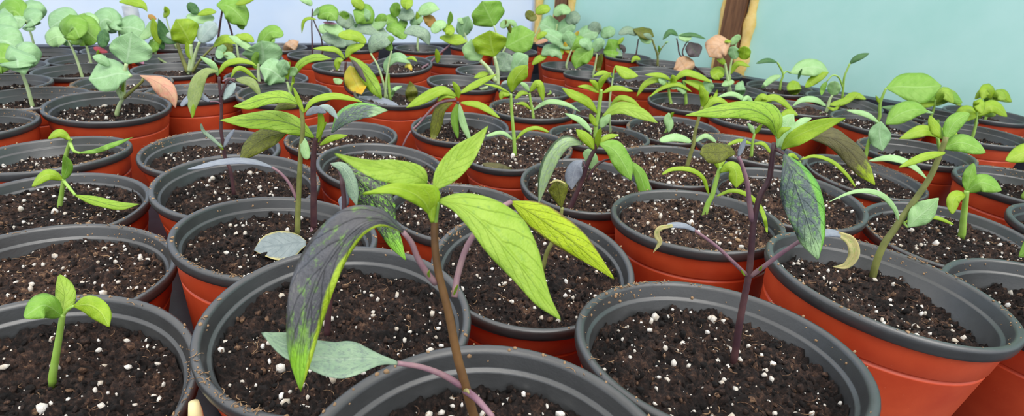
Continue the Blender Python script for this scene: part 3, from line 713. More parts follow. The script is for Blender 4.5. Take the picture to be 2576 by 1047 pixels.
plant('I', 'potted small pepper seedling with arching narrow seed leaves, bright orange pot right of centre', [
 (7, 'green', '1771,547 1780,515 1792,490 1803,450 1812,420'),
 'lime;6;1783,490 1768,448 1735,427 1692,426 1664,440;d=0,.15;p=strap', 'lime;6;1802,494 1840,480 1875,488 1905,512 1922,545 1930,588;d=0,-.1;p=strap;s=.7',
 'lime;2,12,18,22,6/2,12,16,18,6;1812,434 1834,420 1850,432 1852,474;d=.05,.15;s=.5', 'lime;9;1808,428 1812,412 1826,398;d=0,-.1', 'lime;6;1808,425 1800,408 1796,396'])
plant('J', 'potted pepper seedling with leaning green stem in the big orange pot at right', [
 (8.5, 'olivestem', '2198,680 2212,640 2228,607 2248,580 2268,550 2301,504 2335,454 2352,420 2368,380 2380,345'),
 'pale;8;2260,556 2250,525 2222,494 2185,481 2140,485 2082,510;d=.05,.2;s=.9;p=tip',
 'pale;2,24,32,20,2/2,22,28,18,2;2284,572 2305,550 2332,528 2362,497;pet=2272,560 2278,566 2284,572;pr=3;d=.1,.1;s=.5',
 'lime;5;2270,562 2310,548 2355,548 2400,566;d=-.05,-.1;p=strap', 'lime;12;2380,385 2325,395 2260,422;d=.05,.2',
 'green;26;2372,372 2420,360 2480,385;d=0,.1', 'green;24;2378,350 2400,310 2440,285;d=0,-.1', 'lime;16;2372,350 2350,318 2338,290;d=-.05,-.1'])
plant('K', 'grey rimmed pot of perlite flecked soil just behind the big orange pot', [
 (8, 'green', '2420,592 2425,540 2432,480'), 'green;26;2432,482 2470,460 2520,480;d=0,.1', 'lime;20;2430,490 2400,500 2395,540;d=0,.2', 'green;20;2432,482 2440,440 2450,410;d=0,-.1'], 'potted_pepper_seedling')
plant('L', 'potted pepper seedling with long pale leaves hanging on both sides and a grey-blue leaf', [
 (7, 'purple', '1427,541 1440,510 1454,478 1466,448 1475,420 1486,395 1497,372 1502,342'),
 'sheen;3,16,19,15,1/3,16,18,18,1;1465,362 1425,357 1393,388 1372,440 1354,517;d=.05,.3;s=.6;f=-.3',
 'green;2,24,24,20,2/2,18,24,20,3;1508,362 1542,376 1568,412 1588,455;d=.1,.3;s=.7',
 'green;2,15,16,13,1/2,14,16,14,1;1578,402 1608,438 1628,500 1652,566;pet=1478,454 1497,420 1527,402 1578,402;pm=purple;pr=3;d=-.05,.1;s=.6',
 'grey;2,18,22,14,2/2,16,20,16,2;1464,404 1450,418 1440,446 1438,478;d=.08,.12;pet=1474,425 1468,412 1464,404;pm=mauve;pr=2',
 'pale;16;1492,428 1488,400 1470,378;d=-.05,-.1;p=strap', 'lime;2,11,14,12,1/2,11,12,9,1;1494,376 1476,348 1448,325;d=.05,.1',
 'lime;8;1503,365 1526,346 1558,340;d=.02,-.05', 'lime;9;1500,376 1505,345 1512,320', 'pale;9;1490,335 1460,304 1420,285;d=-.1,-.05'])
plant('E', 'soil pot with one olive leaf on a thin stem, behind the big lime leaves', [
 (6, 'olivestem', '1366,672 1376,635 1392,604 1408,560 1414,522'),
 'olive;2,18,26,24/2,16,24,22;1412,522 1408,495 1404,470 1396,452;d=0,.02;s=.5', 'tan;3;1382,462 1402,454 1424,464;d=.03,.03'])
plant('D', 'nearest grey rimmed pot of dark soil in the bottom left corner', [
 (9, 'green', '130,960 140,900 150,840 158,790'), 'lime;2,22,26,20,2/2,22,28,22,2;186,770 225,768 255,786 276,824;d=0,.15;s=.6;pet=158,795 170,780 186,770', 'green;36;156,795 110,770 60,800;d=0,.2', 'light;30;158,792 165,740 150,690;d=0,-.2'])
plant('M', 'grey rimmed pot with tan flecked bare soil on the left, between two soil pots', [], 'plant_pot', 'plant pot')
plant('N', 'grey rimmed soil pot on the left with a lime leaf pointing in over its rim', [
 (6, 'green', '150,520 156,480 160,450'), 'limem;2,11,13,11,1/2,11,10,8,1;190,492 240,506 300,520 352,514;d=.1,.3;s=1;pet=160,455 172,470 190,492', 'lime;16;160,452 120,440 80,470;d=0,.2', 'green;16;160,452 170,420 160,390'])
plant('O', 'orange pot at the left edge with one thin olive leaf resting along its rim', [
 (5, 'green', '165,395 172,370 178,350'), 'green;2,6,8,5,1/2,5,6,5,1;200,385 245,380 290,363 336,345;d=.2,.2;s=.8;pet=176,360 186,380 200,385', 'lime;12;178,352 150,335 120,350;d=0,.1'])
plant('P', 'potted cabbage seedling with pink drooping leaf and pale blue-green leaves, at left', [
 (5, 'palestem', '293,287 300,265 310,247'),
 'blue;2,26,32,28,4/2,24,38,30,4;330,190 296,186 262,195 222,200;pet=308,250 294,220 300,200 330,190;pm=palestem;pr=5;d=.05,.2;s=.9;p=bra',
 'blue;6,44,50,36,6/6,52,58,40,6;318,160 324,132 328,104 332,80;pet=310,248 311,205 318,160;pm=palestem;pr=5;d=0,-.1;s=.6;f=.15',
 'pink;1,8,18,20,12,1/1,10,24,26,14,1;352,190 388,202 416,220 434,244 442,273;pet=312,246 335,226 357,206 360,198;pm=olivestem;pr=4;d=.05,.15;s=.7',
 'lime;4;310,240 309,222 312,208', 'blue;14;276,166 256,150 232,142;d=0,.1'], 'potted_cabbage_seedling')
plant('Q', 'grey rimmed pot of bare brown soil half hidden behind the dark mottled pointed leaf', [], 'plant_pot', 'plant pot')
plant('R', 'deep grey rimmed soil pot with a withered grey leaf hanging over its back rim', [], 'plant_pot', 'plant pot')
plant('S', 'soil pot mostly hidden behind the top leaves of the front seedling', [], 'plant_pot', 'plant pot')
plant('T', 'potted pepper seedling with lime leaves spread like a star, centre', [
 (5, 'purple', '1152,352 1152,310 1152,256'),
 'lime;2,12,14,12,1/2,10,13,10,1;1150,242 1112,227 1066,247 1020,272;d=0,.2;s=1', 'lime;10;1155,236 1200,211 1249,187;d=0,-.15;s=1',
 'lime;9;1154,248 1150,225 1138,204', 'lime;10;1157,258 1208,266 1259,298;d=.02,.15;s=1',
 'olive;2,13,15,11,1/2,13,15,12,1;1138,258 1108,276 1098,312 1086,364;d=.05,.2;s=.6', 'green;11;1150,260 1143,298 1152,350;d=.08,.12',
 'pale;10;1155,260 1165,310 1186,360;d=.06,.2', 'lime;8;1146,246 1120,240 1100,256;d=.03,.1',
 'greyd;2,14,22,18/2,14,20,16;1010,374 1010,388 1008,398 1004,408;pet=1148,250 1100,262 1055,310 1028,338 1010,374;pm=mauve;pr=3;d=.3,.35;pd=0,.3;s=.8'])
plant('U', 'potted pepper seedling with upright lime leaf and bright green stem, behind the star-shaped one', [
 (5, 'green', '1295,387 1293,345 1288,290 1285,236'),
 'lime;2,16,20,16,1/2,12,18,20,1;1287,232 1293,206 1306,186 1327,163', 'lime;10;1283,240 1266,235 1258,251;d=.03,.05', 'lime;4;1283,234 1250,218 1214,211;d=.0,.1',
 'pale;5;1292,352 1262,334 1222,343;d=0,.1;p=strap', 'lime;5;1297,352 1320,330 1350,322 1382,333;d=0,-.1;p=strap', 'olived;12;1212,412 1262,424 1306,440;d=.75,.7;s=1.2'])
plant('V', 'potted seedling with slim stem and one pale leaf lying on the soil, right of centre', [
 (5, 'olivestem', '1728,420 1738,385 1745,362 1748,335 1757,300 1766,268'),
 'lime;13;1766,270 1772,245 1760,214', 'lime;10;1768,276 1800,252 1834,262;d=0,-.05', 'pale;10;1740,357 1700,346 1658,354;d=.05,.2;s=1.1;p=strap', 'pale;6;1748,357 1775,342 1802,358;d=0,-.1;p=strap', 'lime;9;1766,270 1785,262 1790,240;d=-.05,-.1'])
plant('W', 'soil pot behind the tall purple stem with a narrow seed leaf arching at its back', [
 (4, 'green', '2020,470 2015,430 2012,405'), 'lime;5;2012,402 2050,393 2095,408 2130,440 2152,471;d=0,.1;p=strap', 'lime;6;2010,402 1990,390 1975,405'])
plant('X', 'potted pepper seedling with broad hanging blue-green leaf, by the teal wall at right', [
 (5, 'green', '2172,425 2178,390 2190,345 2212,310'),
 'blue;2,24,30,22,2/2,22,28,20,2;2216,306 2212,332 2214,356 2220,381;d=.05,.15;s=.5', 'pale;8;2212,310 2178,288 2128,277;d=0,.1', 'green;2,22,26,18,1/2,22,24,18,1;2228,312 2262,288 2300,276 2336,281;d=0,-.1;s=1',
 'pale;10;2184,405 2245,398 2296,418 2334,453;d=.65,1;s=1'])
plant('Y', 'potted small lime seedling below the large ribbed green leaf, near the right edge', [
 (5, 'green', '2368,388 2362,365 2358,346'), 'lime;2,14,16,12,1/2,12,14,8,1;2358,344 2330,328 2295,335 2260,350;d=0,.15;s=1', 'lime;12;2358,346 2380,330 2410,340;d=0,-.1', 'green;14;2358,346 2350,322 2362,300'])
plant('Z', 'potted seedling with one large ribbed green leaf held out against the teal wall at right', [
 (4, 'green', '2213,296 2214,262 2222,238 2229,222'), 'green;2,30,36,32,10/2,26,38,36,12;2229,222 2265,218 2310,220 2370,216;d=0,.1;s=.9;f=-.15', 'pale;9;2216,270 2300,275 2350,285;d=-.2,-.2', 'lime;5;2214,262 2208,250 2203,240'])
plant('C1', 'potted seedling with pale arching leaves in the middle of the right-hand row', [
 (4, 'palestem', '2078,285 2082,270 2088,250 2094,240'), 'pale;9;2079,268 2050,251 2017,252 1993,268;d=0,.1;s=1', 'lime;10;2085,264 2122,256 2160,237;d=0,-.05;s=1', 'pale;15;2095,240 2098,222 2101,204;p=bra', 'lime;5;2080,270 2100,275 2115,262'])
plant('A1', 'potted seedling with rounded pale lime leaf beside a small dark one, by the teal wall', [
 (3, 'green', '1962,228 1965,205 1970,187 1960,165 1955,157'), 'dgreen;7;1955,157 1930,152 1901,160', 'pale;9;1966,190 1940,200 1914,223;d=.02,.1',
 'pale;2,18,22,16,2/2,16,22,20,2;1988,184 2020,172 2055,170 2086,184;d=-.1,-.1;pet=1970,188 1978,180 1988,184;pr=2', 'lime;14;2025,220 2052,198 2085,182;d=.1,.05', 'lime;16;2004,204 1998,220 2000,239;d=.15,.2;p=bra', 'dgreen;4;2008,200 2012,185 2018,172'])
plant('B1', 'potted seedling with thin stem tipped by one slim dark green leaf, against the teal wall', [
 (3, 'green', '2118,262 2121,225 2124,194 2131,176 2138,160'), 'dgreen;9;2137,161 2155,147 2187,134', 'green;8;2080,205 2070,222 2066,241;pet=2121,222 2110,195 2094,190 2080,205;pr=2;d=.05,.1', 'lime;10;2121,250 2150,240 2180,250'])
plant('D1', 'potted small seedling with lime leaves just beyond the big lime mottled leaf, right of centre', [
 (4, 'green', '1898,300 1896,280 1894,262'), 'lime;9;1894,264 1918,243 1942,258;d=0,.05', 'pale;7;1892,264 1845,237 1801,246;d=0,.1', 'lime;10;1896,264 1950,246 2002,285;d=0,.1', 'pale;7;1894,262 1880,246 1866,256', 'lime;10;1960,298 1984,282 2008,290;d=.2,.2'])
plant('F1', 'low soil pot with a tiny seedling of arching seed leaves, left of the purple-stemmed leaf', [
 (4, 'green', '1890,392 1893,360 1898,336'), 'lime;5;1892,362 1860,354 1828,366;d=0,.1;p=strap', 'lime;5;1896,362 1920,362 1940,386;d=0,.1;p=strap', 'pale;7;1898,338 1890,322 1880,310', 'lime;6;1898,338 1910,322 1918,312'])
plant('G1', 'grey rimmed soil pot with a pale pointed leaf hanging over its back rim', [
 (3, 'green', '1672,338 1680,318 1683,300'), 'pale;2,10,12,8,1/2,10,11,8,1;1683,284 1680,300 1684,316 1682,335;d=.1,.15', 'lime;5;1684,300 1690,288 1696,282'])
plant('H1', 'potted pepper seedling with bright lime leaves stacked in tiers, centre right', [
 (6, 'green', '1498,345 1500,315 1506,280 1511,240 1512,225'),
 'lime;2,11,13,10,1/2,9,11,10,1;1503,285 1476,254 1442,238 1412,221;d=.02,.2;s=1', 'light;2,16,17,13,1/2,12,15,12,1;1516,292 1562,273 1610,286 1656,310;d=.03,.2;s=1', 'pale;13;1510,322 1522,302 1537,288;d=.08,.1',
 'lime;7;1508,234 1480,220 1452,217;d=0,.1', 'lime;8;1515,234 1548,222 1594,230;d=0,0', 'lime;9;1508,226 1515,202 1538,182', 'lime;8;1506,228 1496,210 1482,201', 'lime;9;1502,318 1490,300 1484,285;d=.05,.08',
 (3, 'palestem', '1536,335 1533,290 1534,250 1542,196'), 'lime;2,10,13,10,1/2,12,16,10,1;1548,166 1562,176 1582,186 1607,192;pet=1542,198 1544,180 1548,166;pr=2', 'lime;7;1540,195 1518,183 1491,192', 'lime;8;1535,268 1558,247 1586,252 1613,273;d=.02,.1'])
plant('I1', 'red pot with a grey rim directly behind the tiered lime seedling', [], 'plant_pot', 'plant pot')
plant('J1', 'potted small seedling with spread narrow seed leaves, behind the upright lime leaf', [
 (4, 'green', '1342,303 1340,280 1335,255 1332,234'), 'lime;11;1332,232 1355,210 1367,256;d=0,.1;s=.8', 'lime;7;1330,236 1312,234 1294,251;d=0,.1', 'pale;7;1332,230 1320,215 1307,208', 'pale;2,6,7,5,1/2,5,6,5,1;1342,276 1380,257 1425,263 1461,282;d=0,.1', 'lime;5;1338,277 1317,261 1295,262;d=0,.1'])
plant('K1', 'potted pair of seedlings with drooping lime leaves, near the wooden stud', [
 (4, 'green', '1688,262 1684,240 1682,215 1684,205'), 'lime;9;1682,212 1650,201 1622,213 1601,244;d=0,.1', 'lime;7;1690,204 1664,190 1621,188', 'lime;10;1692,206 1722,184 1758,192 1792,209;d=0,.05', 'pale;9;1686,222 1706,216 1724,236;d=.05,.1;p=bra', 'pale;10;1676,214 1668,206 1656,199', 'lime;10;1690,215 1695,200 1690,188',
 (4, 'green', '1726,260 1724,230 1720,202'), 'lime;6;1742,232 1705,213 1665,222 1631,246;d=.1,.15', 'lime;2,8,12,12,1/2,8,10,8,1;1722,204 1752,213 1770,228 1778,250;d=.05,.1', 'blue;2,14,16,12,1/2,12,15,14,1;1782,238 1780,222 1784,208 1790,200;d=.05,.05', 'lime;7;1775,275 1796,250 1805,225'])
plant('L1', 'grey rimmed pot with white perlite specks behind the tiered lime seedling', [], 'plant_pot', 'plant pot')
plant('M1', 'potted cabbage seedling with folded green leaf hanging over its dark red pot', [
 (3, 'palestem', '1492,188 1498,160 1502,135'), 'green;2,16,18,14,1/2,14,20,14,1;1492,122 1470,138 1455,152 1447,174;d=0,.1;p=bra', 'blue;13;1494,130 1505,112 1520,100;p=bra', 'olive;7;1505,182 1508,160 1514,134;p=strap', 'blue;12;1488,126 1475,110 1456,104;p=bra'], 'potted_cabbage_seedling')
plant('N1', 'big dark red pot with a cabbage seedling of ragged orange-edged leaves', [
 (3, 'palestem', '1424,166 1430,145 1438,125'), 'green;2,14,16,12,1/2,12,14,10,1;1436,128 1446,112 1462,104 1476,102;p=bra', 'orange;10;1438,128 1456,122 1472,112;p=bra', 'yellow;8;1432,135 1424,120 1420,105', 'blue;2,12,13,8,2/2,12,14,10,2;1362,138 1382,126 1402,132 1414,150;d=.1,.2;p=bra', 'lime;10;1376,142 1356,148 1338,164;d=.1,.2', 'blue;16;1440,120 1432,98 1420,80;p=bra', 'blue;15;1438,122 1400,96 1364,78;p=bra', 'lime;9;1400,140 1410,128 1416,138'], 'potted_cabbage_seedling')
plant('c', 'potted cabbage seedling with tall upright lime leaf and pale leaf stalks, at left', [
 (4, 'palestem', '474,184 474,170'),
 'lime;3,24,30,24,2/3,26,34,24,2;480,112 470,92 458,72 442,48;pet=476,180 480,150 480,112;pm=palestem;pr=5;p=bra', 'dgreen;2,14,18,10,1/2,10,12,10,1;446,108 424,96 408,72 398,46;pet=472,182 456,140 446,108;pm=olivestem;pr=5', 'lime;14;404,112 392,82 384,45;d=-.1,-.1', 'lime;9;479,150 474,130 468,106;d=.05,.05',
 'white;20;502,106 520,82 544,58;pet=480,180 490,140 502,106;pm=palestem;pr=4;p=bra', 'lime;13;536,118 566,98 604,110;pet=484,182 505,150 536,118;pm=olivestem;pr=3;s=1', 'white;10;408,62 420,82 448,104;d=.02,.02'], 'potted_cabbage_seedling')
plant('d', 'tall red pot with grey rim and little soil showing, behind the thin dark stemmed seedling', [], 'plant_pot', 'plant pot')
plant('e', 'potted cabbage seedling with crinkled blue-green leaf, behind the twin pepper seedlings', [
 (4, 'palestem', '731,240 727,222 722,206'), 'blue;2,24,30,24,2/2,20,26,22,2;716,206 700,190 680,176 652,170;p=bra;r=.25', 'blue;16;700,195 710,172 722,152;p=bra;r=.25', 'lime;8;724,202 722,178 730,154', 'pale;10;726,190 738,178 742,168;p=bra', 'limem;2,9,10,9,2/2,9,9,8,2;737,196 756,162 790,146 836,147;d=0,.05;s=1;pet=730,232 735,212 737,196;pr=3', 'lime;4;732,215 738,205 736,190'], 'potted_cabbage_seedling')
plant('f', 'potted cabbage seedling with one large rounded blue-green leaf, left of centre at the back', [
 (4, 'palestem', '652,205 650,185 650,160'), 'blue;4,36,44,36,6/4,34,40,32,6;660,164 662,140 660,120 656,102;p=bra', 'green;16;650,120 680,82 714,88;d=-.1,-.1;p=bra;s=1', 'lime;12;640,106 620,94 594,92;d=-.05,0', 'pale;12;638,130 606,106 574,90;d=.05,.1', 'green;9;645,175 641,150 648,130;p=strap'], 'potted_cabbage_seedling')
plant('g', 'red pot with a grey-rimmed black interior, left of the dark stemmed seedling at the back', [], 'plant_pot', 'plant pot')
plant('i', 'potted seedlings with a hanging yellow leaf and a dark edged pointed leaf, back centre', [
 (4, 'purple', '915,246 880,232 868,215 868,185 870,155'),
 'lime;8;868,149 842,125 786,122;d=0,.1;s=1', 'lime;12;870,146 884,124 918,112;d=0,-.05;s=1', 'lime;10;864,150 850,154 848,178;d=.05,.1', 'limem;2,14,17,14,1/2,14,18,16,1;880,142 906,168 934,206 962,252;d=.1,.2;s=.6;edge=1', 'purple;8;884,150 900,170 922,208;d=.14,.2;s=.6',
 'yellow;2,22,28,22,3/2,18,22,18,3;880,166 886,188 898,212 910,238;d=.06,.1;p=bra;s=.6', 'pale;9;863,203 850,205 838,198', 'grey;2,9,11,8,1/2,8,10,8,1;902,244 940,252 980,262 1022,282;d=.1,.3;s=1.2',
 (4, 'green', '982,248 978,215 977,185'), 'blue;2,11,13,12,3/2,9,11,9,3;970,184 976,160 1000,145 1034,160;d=0,.05;s=.9', 'yellow;7;1018,170 1028,165 1036,178', 'pale;6;985,246 992,226 1013,216',
 'greyg;2,16,20,12,1/2,14,18,14,1;932,134 944,112 965,100 995,98;pet=975,250 962,200 950,165 932,134;pm=palestem;pr=3;p=bra', 'olive;2,14,16,10,2/2,12,16,10,2;1040,262 1036,240 1034,220 1031,203;d=.1,.1', 'lime;5;1022,148 1038,146 1050,156',
 (3, 'palestem', '968,248 972,200 980,150 985,128'), 'lime;12;922,108 892,90 850,88;p=bra', 'green;10;985,128 975,108 990,92;p=bra'], 'potted_cabbage_seedling')
plant('j', 'potted cabbage seedling with large translucent lime leaf on thick pale stalks, centre back', [
 (4, 'palestem', '1244,216 1250,200 1251,190'),
 'lime;3,30,38,34,8/3,26,34,28,6;1244,142 1238,122 1234,100 1232,76;pet=1252,215 1252,180 1244,142;pm=palestem;pr=5;p=bra;f=.1', 'pale;3,22,26,22,5/3,18,24,20,5;1208,152 1198,134 1190,116 1186,98;pet=1248,205 1230,175 1208,152;pm=palestem;pr=6;d=.05,.05;p=bra', 'greyg;26;1256,178 1268,158 1280,134;d=-.1,-.15;p=bra', 'lime;9;1230,184 1212,188 1192,196', 'blue;2,18,22,18,2/2,16,22,18,2;1286,186 1300,168 1312,152 1330,140;p=bra', 'white;11;1262,224 1272,212 1282,204', 'pale;9;1216,232 1206,240 1198,246;p=bra'], 'potted_cabbage_seedling')
plant('k', 'potted cabbage seedling with long leaning stalk and a grey drooping leaf, back centre', [
 (3, 'mauve', '1060,172 1080,160 1100,140 1136,110'), 'lime;2,10,12,10,1/2,8,12,10,1;1106,94 1130,98 1152,100 1176,106;p=bra', 'lime;8;1100,160 1101,142 1097,122', 'greyg;3,14,15,14,2/3,12,14,12,2;1016,82 1045,78 1066,88 1080,114;d=-.1,0;s=.9', 'green;8;1128,64 1133,46 1133,28', 'pale;12;1124,62 1105,64 1086,82;p=bra', 'lime;12;1112,74 1124,72 1142,84;p=bra'], 'potted_cabbage_seedling')
plant('b', 'soil pot with white perlite specks behind the pink drooping leaf at left', [
 (3, 'palestem', '262,200 262,170 264,140'), 'dgreen;14;264,74 260,96 258,120;p=bra', 'mauve;8;344,144 354,152 362,162', 'red;8;234,120 252,126 272,132', 'lime;8;262,150 250,140 246,125'], 'potted_cabbage_seedling')
plant('p', 'dark pot behind the lime cabbage leaf at left with a folded pale leaf', [
 (3, 'palestem', '392,144 390,125 388,100'), 'green;13;394,96 388,112 380,132;p=bra', 'pale;11;388,48 374,80 350,98;p=bra', 'orange;8;372,38 382,44 394,48', 'dgreen;10;412,125 405,110 408,95'], 'potted_cabbage_seedling')
plant('q', 'potted seedling at the back left with a lime leaf bent over its stalk', [
 (2, 'palestem', '440,112 425,70 412,20'), 'lime;2,9,12,9,1/2,9,12,9,1;300,4 335,4 360,14 371,30;d=0,.1', 'lime;9;412,45 420,30 414,15'], 'potted_cabbage_seedling')
plant('t1', 'potted pepper seedling with thin dark stems and broad leaves before the white film', [
 (3, 'purple', '546,126 551,80 556,45 560,22'), 'green;2,20,25,20,3/2,20,26,24,3;545,12 575,16 602,38 620,66;d=0,.1;p=bra;s=1', 'lime;10;592,12 618,2 648,-10', 'lime;10;545,30 520,30 496,38',
 (3, 'purple', '578,124 585,95 576,60 570,42'), 'pale;13;540,46 505,46 468,42;p=bra', 'dgreen;11;500,34 486,22 472,8;p=bra', 'green;12;612,75 604,58 590,50'])
plant('r', 'potted seedling at the back left with a drooping olive leaf beside pale ones', [
 (3, 'palestem', '600,150 596,120 590,95'), 'olive;13;578,104 572,122 572,142;p=bra', 'blue;11;566,114 556,128 549,148;d=.1,.1;p=bra', 'pale;13;562,136 578,142 594,158', 'lime;8;586,102 600,92 616,96'], 'potted_cabbage_seedling')
plant('u1', 'pot before the white film at left with a tan and green rounded leaf', [
 (2, 'olivestem', '722,120 726,108 728,100'), 'peach;2,11,14,10,2/2,10,12,10,2;727,142 728,124 738,112 752,104;p=bra', 'green;10;690,108 674,94 658,96;p=bra'], 'potted_cabbage_seedling')
plant('s', 'potted seedling with thin dark branching stem standing before the white film, back left', [
 (2, 'purple', '786,140 785,94 784,60 786,22'), 'lime;5;797,50 780,46 764,54 759,84', 'pale;8;785,14 772,2 752,-6;p=bra', 'green;2,16,18,15,3/2,16,18,16,3;800,46 815,34 832,34 848,52;p=bra', 'mauve;4;812,56 830,58 848,60', 'pale;13;812,64 838,72 866,86;p=bra',
 (2, 'purple', '812,132 808,95 796,68 787,46'), 'pale;7;787,40 796,30 800,18', 'greyg;15;872,116 840,98 808,92;p=bra'])
plant('v1', 'potted cabbage seedling with a mass of grey-green leaves before the white film, back centre', [
 (4, 'palestem', '890,124 900,95 915,70'), 'green;2,18,22,20,3/2,18,24,20,3;936,58 924,44 908,34 888,26;p=bra', 'lime;12;915,22 900,8 884,-2;p=bra', 'greyg;18;890,64 868,50 846,34;p=bra', 'greyg;2,12,15,12,2/2,12,15,13,2;868,72 905,68 945,74 978,86;d=.1,.15;p=bra;s=1', 'green;14;970,72 994,72 1022,96;p=bra', 'pale;14;920,74 950,60 974,44;p=bra', 'dgreen;9;912,80 904,70 890,62', 'green;12;948,66 958,50 972,38;p=bra', 'blue;14;905,54 915,40 932,30;p=bra', 'pale;12;842,86 820,76 802,66;p=bra', 'green;13;878,58 866,44 862,28;p=bra', 'greyg;14;852,112 872,100 900,102;p=bra', 'lime;9;940,90 960,84 976,92;p=bra'], 'potted_cabbage_seedling')
plant('l', 'potted cabbage seedling with a brown-orange leaf and pale pointed leaf, back centre', [
 (3, 'palestem', '1050,122 1052,80 1052,50'), 'pale;2,11,14,10,1/2,11,13,10,1;1050,36 1068,26 1086,20 1106,24;p=bra', 'lime;7;1054,66 1052,48 1048,28', 'orange;12;1066,38 1080,50 1094,70;p=bra', 'lime;15;1008,12 1022,8 1038,14;p=bra', 'green;12;996,44 994,26 1000,6;p=bra', 'greyg;15;1000,42 1022,36 1042,44;p=bra', 'green;13;1000,60 986,52 966,46;p=bra', 'blue;11;1034,64 1046,52 1064,44;p=bra', 'green;11;1024,52 1010,64 1002,80;p=bra'], 'potted_cabbage_seedling')
plant('n', 'red pot with thin grey rim beyond the forked pale stalk, back centre', [], 'plant_pot', 'plant pot')
plant('m', 'potted cabbage seedling with one pale blue-green leaf before the white film', [
 (3, 'palestem', '1178,120 1172,95 1168,80'), 'blue;2,15,17,15,2/2,15,17,15,2;1164,94 1166,74 1172,58 1178,40;p=bra', 'pale;9;1170,60 1160,52 1150,48'], 'potted_cabbage_seedling')
plant('o', 'potted cabbage seedling with a tall round green leaf in front of the wall corner', [
 (3, 'palestem', '1252,186 1256,130 1250,90 1242,64'), 'green;4,32,36,30,6/4,30,36,32,6;1242,66 1232,44 1222,24 1212,3;p=bra', 'pale;9;1258,68 1270,60 1282,52;p=bra', 'green;2,26,30,22,3/2,24,30,24,3;1272,118 1296,106 1318,94 1346,82;d=.05,.05;p=bra;pet=1254,170 1262,140 1272,118;pm=palestem;pr=3', 'olive;7;1284,84 1280,66 1270,50', 'lime;9;1350,98 1362,88 1377,82;d=.1,.1'], 'potted_cabbage_seedling')
plant('w1', 'potted cabbage seedling with olive and lime rounded leaves against the corner of the teal wall', [
 (2, 'palestem', '1310,126 1345,90 1362,50'), 'lime;11;1348,34 1364,24 1385,22;p=bra', 'olive;11;1348,36 1338,42 1324,28;p=bra', 'pale;8;1300,70 1290,58 1278,50', 'pink;6;1346,110 1364,104 1386,97', 'greyg;11;1280,104 1290,88 1302,74;p=bra', 'lime;8;1318,100 1326,90 1338,84;p=bra'], 'potted_cabbage_seedling')
plant('S1', 'potted cabbage seedling with grey-green leaves in front of the first wooden stud', [
 (3, 'palestem', '1396,112 1398,85 1402,60'), 'pale;12;1394,40 1412,24 1436,30;p=bra', 'greyg;15;1426,58 1440,46 1460,40;p=bra', 'blue;2,20,24,20,3/2,20,24,22,3;1404,86 1390,76 1374,66 1356,60;p=bra', 'blue;18;1404,80 1424,68 1448,58;p=bra', 'peach;7;1418,84 1430,88 1442,100'], 'potted_cabbage_seedling')
plant('x1', 'potted cabbage seedling with round grey-green leaf by the teal wall behind the tiered seedling', [
 (3, 'palestem', '1496,128 1498,105 1500,85'), 'greyg;15;1486,88 1496,72 1508,58;p=bra', 'blue;18;1452,100 1476,86 1506,80;p=bra', 'blue;13;1512,92 1528,82 1548,76;p=bra', 'yellow;6;1442,96 1450,86 1456,78'], 'potted_cabbage_seedling')
plant('R1', 'potted cabbage seedling with folded olive leaf and pale underside, against the teal wall', [
 (2, 'purple', '1600,138 1604,112 1606,98'), 'greyg;9;1604,88 1580,76 1556,86;p=bra', 'olive;2,9,12,12,4/2,9,12,12,4;1594,74 1610,80 1630,86 1646,92;p=bra', 'pale;9;1608,90 1626,100 1642,102;p=bra', 'green;2,16,18,14,2/2,14,18,16,2;1536,156 1540,136 1540,116 1530,98;d=.3,.3;p=bra', 'greyg;9;1556,160 1558,140 1552,120;d=.3,.3', 'lime;6;1554,112 1562,102 1570,94;d=.3,.3', 'purple;7;1558,112 1568,122 1570,136;d=.2,.2'], 'potted_cabbage_seedling')
plant('O1', 'potted seedling with olive forked stem and tiny bud, against the teal wall', [
 (3, 'olivestem', '1654,164 1654,140 1646,115 1640,98'), 'green;4;1656,132 1659,124 1656,114', 'pale;3;1672,112 1676,107 1682,105;pet=1655,140 1664,122 1672,112;pm=olivestem;pr=1.5', 'lime;7;1612,150 1598,146 1588,158;d=.2,.3', 'greyg;8;1640,100 1630,90 1618,86'])
plant('P1', 'grey rimmed perlite pot in front of the forked olive stem', [], 'plant_pot', 'plant pot')
plant('Q1', 'potted seedling with flat dark top leaves and one hanging dark purple leaf', [
 (2, 'purple', '1745,168 1712,140 1706,115 1702,96'), 'dgreen;8;1706,90 1686,80 1667,100;s=1', 'dgreen;6;1706,90 1740,87 1776,98;s=1', 'purple;2,15,18,16,3/2,13,16,14,3;1734,106 1740,120 1750,132 1758,143;p=bra', 'peach;4,18,22,20,8/4,20,24,22,8;1706,146 1716,158 1724,172 1730,188;p=bra;d=.2,.3',
 (2, 'purple', '1748,168 1718,138 1724,112 1732,104'), 'pale;9;1706,90 1720,94 1740,96;p=bra'])
plant('aa', 'potted seedlings with round lime leaves and a big peach leaf before the wooden stud', [
 (4, 'palestem', '1838,232 1832,205 1828,185 1824,160'), 'lime;15;1822,190 1806,184 1790,196;p=bra', 'lime;9;1824,162 1814,152 1803,150', 'lime;8;1834,190 1856,160 1887,168;pet=1832,210 1838,195 1834,190;pr=2', 'blue;2,11,14,11,1/2,11,13,11,1;1868,204 1862,218 1862,234 1864,248;d=.05,.1', 'pale;10;1848,206 1832,208 1815,216;d=.05,.1',
 (3, 'palestem', '1832,230 1838,165 1846,130 1852,108'), 'peach;4,20,24,22,6/4,22,26,22,6;1836,106 1820,112 1802,122 1784,144;p=bra', 'pale;8;1836,112 1850,100 1862,88;p=bra', 'lime;15;1868,150 1872,132 1872,116;p=bra', 'blue;13;1852,148 1846,132 1842,116;p=bra', 'lime;5;1822,106 1830,104 1840,106'], 'potted_cabbage_seedling')
